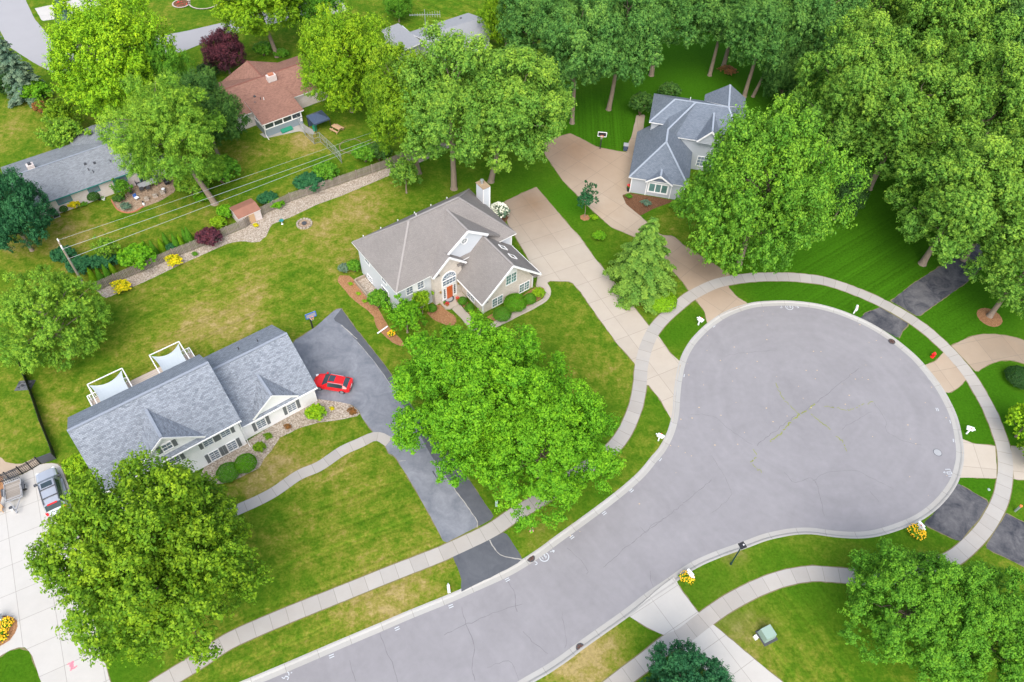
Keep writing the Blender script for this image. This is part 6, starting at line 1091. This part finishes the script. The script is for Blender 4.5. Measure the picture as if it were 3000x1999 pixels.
# picket fence along the garden boundary
FP = resample(FENCE, 2.44); t = thing('picket_fence', 'weathered grey wooden picket fence along the gravel bed', 'fence', (FP[0][0], FP[0][1], 0)); ox, oy = FP[0]
for i in range(len(FP) - 1):
    a, b = np.array(FP[i]) - (ox, oy), np.array(FP[i + 1]) - (ox, oy); d = b - a; l = np.hypot(*d); d /= l; an = math.atan2(d[1], d[0]); mb = MB(); n = int(l / .17); rr = random.Random(i)
    for k in range(n): p = a + d * (k + .5) * l / n; h = 1.42 + rr.uniform(-.03, .03); mb.box((p[0], p[1], h / 2 + .04), (.13, .025, h), an); mb.box((p[0], p[1], h + .07), (.13, .025, .06), an, 0, .2)
    for z in (.35, 1.1): mb.bar((a[0] - d[1] * -.05, a[1] + d[0] * .05, z), (b[0] + d[1] * .05, b[1] + d[0] * .05, z), .06, .08)
    mb.build('picket_panel', M['wood'], t); MB().box((a[0] - d[1] * .09, a[1] + d[0] * .09, .75), (.1, .1, 1.5), an).build('post', M['post'], t)
# utility pole and its three wires
P0 = np.array(at((172, 709), 7.4)); t = thing('utility_pole', 'wooden utility pole with a cross arm and white insulators behind the round tree', 'utility pole', (P0[0], P0[1], 0)); mb = MB(); mb.tube([(0, 0, 0), (0, 0, 7.4)], [.17, .12], 10); mb.build('pole', M['post'], t); ca = R_(-52)
mb = MB(); mb.bar((.9 * math.cos(ca), .9 * math.sin(ca), 6.9), (-.9 * math.cos(ca), -.9 * math.sin(ca), 6.9), .12); mb.build('cross_arm', M['white2'], t); mb = MB(); mb.tube([(.16, -.1, .3), (.16, -.1, 6.6)], .05, 6); mb.build('conduit', M['steel'], t)
for k in (-.85, 0.0, .85): MB().lathe([(.06, 0), (.1, .1), (.05, .25)], (k * math.cos(ca), k * math.sin(ca), 6.98), 8).build('insulator', M['white2'], t)
for i, (z, ab, lab) in enumerate(((7.1, ((690, 1567), (2351, 985)), 'thin upper overhead wire farthest from the picket fence'), (6.9, ((880, 1567), (2351, 1035)), 'middle overhead wire running from the utility pole over the gardens'), (6.7, ((1060, 1567), (2351, 1062)), 'lowest overhead wire, the one nearest the picket fence'))):
    a, b = (np.array(one(0, 0, x, y, z)) for x, y in ab); d = (b - a) / np.hypot(*(b - a)); k0 = ((P0 - a) @ d); s0 = a + d * k0; e = a + d * 66; mb = MB(); pts = [(s0[0] + (e[0] - s0[0]) * k / 24 , s0[1] + (e[1] - s0[1]) * k / 24, z + .25 - 1.1 * 4 * (k / 24) * (1 - k / 24) * .3) for k in range(25)]; mb.tube(pts, .02 if i else .013, 5); o = mb.build('overhead_wire', M['steel']); tag(o, lab, 'wire', 'wires over the gardens')
# shed
t = thing('garden_shed', 'small white metal shed with a rusty roof behind the picket fence', 'shed', at((720, 622), 1.0), R_(41)); w, d = 1.55, 1.35
mb = MB(); mb.b2(-w, w, -d, d, 0, 1.6); mb.build('wall', M['brickw'], t); mb = MB(); mb.slab([(-w - .1, -d - .1, 1.62), (w + .1, -d - .1, 1.62), (w + .1, 0, 2.0), (-w - .1, 0, 2.0)], .06); mb.slab([(w + .1, d + .1, 1.62), (-w - .1, d + .1, 1.62), (-w - .1, 0, 2.0), (w + .1, 0, 2.0)], .06); mb.build('roof', [M['rust'], M['trim']], t)
for e in (-1, 1): mb = MB(); mb.wallpoly([(e * w, -d + .02, 1.58), (e * w, d - .02, 1.58), (e * w, 0, 1.93)], (-e * .06, 0)); mb.build('gable', M['rust'], t)
MB().b2(-.6, .6, -d - .05, -d - .002, .05, 1.5).build('door', M['orange'] if False else M['cedar'], t)
# chain link fence in the neighbour garden
def link(label, pts, h, mat='steel', mesh=True, name='chain_link_fence'):
    t = thing(name, label, 'fence', (pts[0][0], pts[0][1], 0)); o = np.array(pts[0])
    for i in range(len(pts) - 1):
        a, b = np.array(pts[i]) - o, np.array(pts[i + 1]) - o; n = max(1, int(np.hypot(*(b - a)) / 2.6)); mb = MB()
        for z in (h, .08, h * .55): mb.bar((a[0], a[1], z), (b[0], b[1], z), .05)
        l = np.hypot(*(b - a)); k = 0.0
        while k < l - .05:
            for s in (1, -1):
                p = a + (b - a) * (k / l); q = a + (b - a) * (min(k + h, l) / l); hh = min(h, l - k); z0, z1 = (.08, .08 + hh - .1) if s > 0 else (h, h - hh + .1); mb.bar((p[0], p[1], z0), (q[0], q[1], z1), .012)
            k += .32
        mb.build('wire_panel', M[mat], t)
        for k in range(n + (i == len(pts) - 2)): p = a + (b - a) * k / n; mb = MB(); mb.tube([(p[0], p[1], 0), (p[0], p[1], h + .06)], .05, 6); mb.build('post', M[mat], t)
    return t
ck = lambda s: [at((600 + float(q.split(',')[0]) / 4.706, 230 + float(q.split(',')[1]) / 4.706)) for q in s.split()]
link('chain link fence running from the brown roofed house round to the shrubs', ck('1290,640 1390,790 1510,905 1600,880 1700,970 1820,1080 1890,1170'), 1.75)
# black mesh fence, tarpaulin and iron gate in the west garden
FB = tg(0, 1, '150,950 190,1060 240,1190 300,1370 372,1545'); FB = FB + [at((164.5, 1345))]
t = thing('mesh_fence', 'black mesh covered fence running down the left lawn to the silver car', 'fence', (FB[0][0], FB[0][1], 0)); o = np.array(FB[0])
for i in range(len(FB) - 1):
    a, b = np.array(FB[i]) - o, np.array(FB[i + 1]) - o; mb = MB(); mb.bar((a[0], a[1], .62), (b[0], b[1], .62), .03, 1.2); mb.build('mesh_panel', M['black'], t); mb = MB(); mb.tube([(a[0], a[1], 0), (a[0], a[1], 1.3)], .05, 6); mb.build('post', M['black'], t)
GT = [at((x / 7.84, 1320 + y / 7.84)) for x, y in ((1290, 200), (960, 310))]; a, b = np.array(GT[0]) - o, np.array(GT[1]) - o; mb = MB(); mb.bar((a[0], a[1], .7), (b[0], b[1], .6), .05, 1.25); mb.build('mesh_panel', M['dark'], t)
t = thing('tarpaulin', 'crumpled black tarpaulin lying on the lawn against the mesh fence', 'tarpaulin', one(0, 1, 172, 1095)); r = np.random.RandomState(2); mb = MB(); G = 9; Z = {(i, j): (i * .22 - .9, j * .17 - .7 + .1 * i * .3, .02 if i in (0, G - 1) or j in (0, G - 1) else .12 + .3 * r.rand()) for i in range(G) for j in range(G)}
for i in range(G - 1):
    for j in range(G - 1): mb.face([Z[i, j], Z[i + 1, j], Z[i + 1, j + 1], Z[i, j + 1]])
mb.build('sheet', M['dark'], t)
gp = [at((x / 7.84, 1320 + y / 7.84)) for x, y in ((940, 318), (745, 435), (525, 540), (235, 665), (-40, 760))]; t = thing('iron_gate', 'black iron railing gate across the drive behind the trailer', 'gate', (gp[0][0], gp[0][1], 0)); o = np.array(gp[0])
for i in range(4):
    a, b = np.array(gp[i]) - o, np.array(gp[i + 1]) - o; mb = MB()
    for z in (1.3, 1.12, .15): mb.bar((a[0], a[1], z), (b[0], b[1], z), .05)
    n = int(np.hypot(*(b - a)) / .16)
    for k in range(1, n): p = a + (b - a) * k / n; mb.bar((p[0], p[1], .1), (p[0], p[1], 1.3), .03)
    mb.build('railing', M['black'], t); MB().b2(a[0] - .05, a[0] + .05, a[1] - .05, a[1] + .05, 0, 1.5).build('post', M['black'], t)
# patio of the grey ranch
K4 = lambda x, y, z=0: at((100 + x / 5.115, 420 + y / 5.115), z)
t = thing('patio_table', 'long grey patio table on the ranch house patio', 'table', K4(1710, 660), R_(40)); MB().b2(-1.15, 1.15, -.55, .55, .70, .75).build('tabletop', M['grey'], t)
for x in (-1.0, 1.0):
    for y in (-.42, .42): MB().b2(x - .03, x + .03, y - .03, y + .03, 0, .70).build('leg', M['dark'], t)
ch0 = None
for i, (x, y, rz, lab) in enumerate(((1620, 720, 220, 'dark patio chair at the lawn side of the long table, left one'), (1720, 705, 220, 'dark patio chair at the lawn side of the long table, right one'), (1570, 640, 130, 'dark patio chair at the left end of the long table'), (1850, 620, 310, 'dark patio chair at the right end of the long table'), (1650, 580, 40, 'dark patio chair between the long table and the patio door'), (1860, 560, 10, 'dark patio chair beside the black grill'))):
    p = K4(x, y)
    if ch0 is None:
        ch0 = thing('patio_chair', lab, 'chair', p, R_(rz), 'patio chairs round the long table'); MB().b2(-.25, .25, -.25, .25, .40, .44).build('seat', M['dark'], ch0); MB().b2(-.25, .25, .22, .26, .44, .92).build('backrest', M['dark'], ch0)
        for a in (-.22, .22):
            for b in (-.22, .22): MB().b2(a - .02, a + .02, b - .02, b + .02, 0, .40).build('leg', M['dark'], ch0)
    else: dup(ch0, p, R_(rz), lab)
t = thing('gas_grill', 'black gas grill on the patio under the airy tree', 'grill', K4(1985, 600), R_(-50)); MB().b2(-.5, .5, -.28, .28, .1, .8).build('cart', M['black'], t); mb = MB(); mb.wallpoly([(-.6, .33 * math.cos(math.pi * k / 8), .8 + .3 * math.sin(math.pi * k / 8)) for k in range(9)], (1.2, 0)); mb.build('hood', M['black'], t)
for s in (-1, 1): MB().b2(s * .62, s * .92, -.25, .25, .76, .8).build('side_shelf', M['dark'], t)
t = thing('white_stool', 'round white plastic stool at the outer edge of the patio', 'stool', K4(1945, 720)); MB().lathe([(.24, .42), (.25, .46), (.1, .47)], n=14).build('seat', M['white2'], t)
for k in range(4): a = k * 1.571; mb = MB(); mb.bar((.17 * math.cos(a), .17 * math.sin(a), .43), (.24 * math.cos(a), .24 * math.sin(a), 0), .04); mb.build('leg', M['white2'], t)
for i, (x, y, lab) in enumerate(((1690, 852, 'square stone block at the patio edge nearest the white figure'), (1820, 805, 'square stone block in the middle of the patio edge'), (1930, 755, 'square stone block at the patio edge beside the white stool'))): t = thing('stone_block', lab, 'stone block', K4(x, y), R_(35), 'stone blocks along the patio edge'); MB().box((0, 0, .2), (.55, .42, .4), 0, 0, .96).build('block', M['stone'], t); MB().box((0, 0, .42), (.6, .46, .05)).build('slab', M['gravel'], t)
t = thing('garden_figure', 'small black and white garden figure by the brick edged bed', 'ornament', K4(1648, 925)); MB().lathe([(.14, 0), (.16, .3), (.08, .45)], n=10).build('base', M['white2'], t); MB().lathe([(.1, .45), (.13, .6), (.04, .72)], n=10).build('top', M['black'], t)
t = thing('air_conditioner', 'grey air conditioner with dark top grille at the left end of the ranch wall', 'air conditioner', K4(335, 1090), R_(38)); MB().b2(-.42, .42, -.42, .42, 0, .9).build('casing', M['grey'], t); MB().lathe([(.36, .9), (.36, .93), (.1, .94)], n=16).build('grille', M['black'], t); MB().b2(-.36, .36, -.44, -.421, .12, .8).build('side_grille', M['black'], t)
t = thing('closed_parasol', 'closed dark parasol leaning by the patio door', 'parasol', K4(1540, 600)); mb = MB(); mb.tube([(0, 0, 0), (-.3, .2, 2.2)], .03, 6); mb.build('pole', M['black'], t); mb = MB(); mb.tube([(-.12, .08, .9), (-.2, .13, 1.4), (-.32, .21, 2.25)], [.16, .11, .03], 8); mb.build('canopy', M['dark'], t)
t = thing('lawn_chair', 'small white and blue folding chair at the patio bed', 'chair', K4(1548, 845), R_(60)); MB().box((0, 0, .36), (.5, .5, .05)).build('seat', M['white2'], t); MB().box((0, .28, .62), (.5, .05, .5)).build('backrest', M['blue'], t)
for x in (-.22, .22): mb = MB(); mb.bar((x, -.25, 0), (x, .25, .36), .03); mb.build('leg', M['steel'], t); mb = MB(); mb.bar((x, .25, 0), (x, -.25, .36), .03); mb.build('leg', M['steel'], t)
for lab, x, y, mm in (('teal flower pot at the patio door step', 1750, 520, 'teal'), ('small dark pot of plants at the white wall by the cone shrub', 985, 850, 'black'), ('white round planter on the grass by the ranch wall', 1047, 850, 'white2'), ('dark pot beside the brick edged bed', 1462, 755, 'dark')): pot(lab, K4(x, y), .24, .3, None, mat=mm)
t = thing('brick_edging', 'curved brick edging round the patio bed', 'edging', K4(1160, 850)); o = np.array(K4(1160, 850)); E = resample(cr([K4(x, y) for x, y in ((1160, 850), (1200, 930), (1270, 1010), (1400, 1045), (1530, 1020), (1640, 950))], 5), .3); mb = MB()
for i in range(len(E) - 1): a, b = np.array(E[i]) - o, np.array(E[i + 1]) - o; mb.bar((a[0], a[1], .06), (b[0], b[1], .06), .16, .14)
mb.build('brick_row', M['clay'], t)
t = thing('wooden_plank', 'orange brown plank leaning on the white ranch wall', 'plank', K4(950, 760)); mb = MB(); mb.bar((0, -.2, .05), (-.1, .6, 1.5), .2, .04); mb.build('board', M['cedar'], t)
# behind the brown roofed house
K5 = lambda x, y, z=0: at((600 + x / 4.706, 230 + y / 4.706), z)
t = thing('cellar_hatch', 'green sloping cellar hatch against the slate grey porch', 'hatch', K5(1128, 715), R_(39)); mb = MB(); mb.wallpoly([(-.9, -.5, .05), (-.9, .5, .05), (-.9, .5, .55), (-.9, -.5, .2)], (1.8, 0)); mb.build('frame', M['dgreen'], t)
for s in (-1, 1): mb = MB(); mb.face([(min(0, s * .85), -.5, .215), (max(0, s * .85), -.5, .215), (max(0, s * .85), .5, .565), (min(0, s * .85), .5, .565)]); mb.build('leaf_door', M['dgreen'], t)
t = thing('picnic_table', 'small wooden picnic table on the lawn under the oaks', 'picnic table', K5(1825, 720), R_(-35)); MB().b2(-.8, .8, -.35, .35, .66, .71).build('tabletop', M['cedar'], t)
for s in (-1, 1): MB().b2(-.8, .8, s * .68 - .14, s * .68 + .14, .38, .43).build('bench', M['cedar'], t)
for x in (-.6, .6): mb = MB(); mb.bar((x, -.75, .02), (x, .3, .66), .07); mb.bar((x, .75, .02), (x, -.3, .66), .07); mb.build('trestle', M['cedar'], t)
t = thing('garden_canopy', 'dark navy garden canopy under the light tree by the brown roof', 'canopy', K5(1590, 690), R_(39)); mb = MB()
for k in range(4): a, b = [(1.3 * sx, 1.3 * sy) for sx, sy in ((-1, -1), (1, -1), (1, 1), (-1, 1), (-1, -1))][k:k + 2]; mb.face([a + (2.05,), b + (2.05,), (0, 0, 2.75)]); mb.face([a + (2.05,), (a[0], a[1], 1.8), (b[0], b[1], 1.8), b + (2.05,)])
mb.build('roof', M['navy'], t)
for x in (-1.25, 1.25):
    for y in (-1.25, 1.25): MB().b2(x - .04, x + .04, y - .04, y + .04, 0, 1.8).build('post', M['black'], t)
MB().b2(-1.2, 1.2, 1.2, 1.24, .1, 1.8).build('back_curtain', M['navy'], t)
t = thing('green_bin', 'small green bin beside the navy canopy', 'bin', K5(1525, 720)); MB().box((0, 0, .4), (.5, .5, .8), 0, 0, 1.12).build('body', M['dgreen'], t); MB().box((0, 0, .83), (.6, .6, .06)).build('lid', M['dgreen'], t)
# ring beds in the far lawns
for lab, x, y, R in (('round stone edged flower bed on the far lawn at the top', 1250, 30, 1.6), ('large stone edged ring on the far lawn, partly out of frame', 1412, 15, 2.9)):
    p = one(0, 0, x, y); t = thing('ring_bed', lab, 'flower bed', p); mb = MB(); ring(mb, (0, 0), R - .25, R, .18, 0, 28); ring(mb, (0, 0), R, R + .01, .09, 0, 28); mb.build('stone_edge', M['stone'], t); MB().lathe([(R - .2, .0), (R - .25, .1), (.2, .12)], n=24).build('soil', M['mulch_d'] if R < 2 else M['grass'], t)
    if R < 2: petals(t, 1.1, .12, .35, 16, 'petalr', 8, .2)
t = thing('lawn_ring', 'flat ring of bare earth in the grass under the oaks by the fence', 'edging', K5(2015, 935)); mb = MB(); ring(mb, (0, 0), 1.6, 1.75, .05, 0, 26); ring(mb, (0, 0), 1.75, 1.8, .02, 0, 26); mb.build('stone_edge', M['soil_edge'], t)
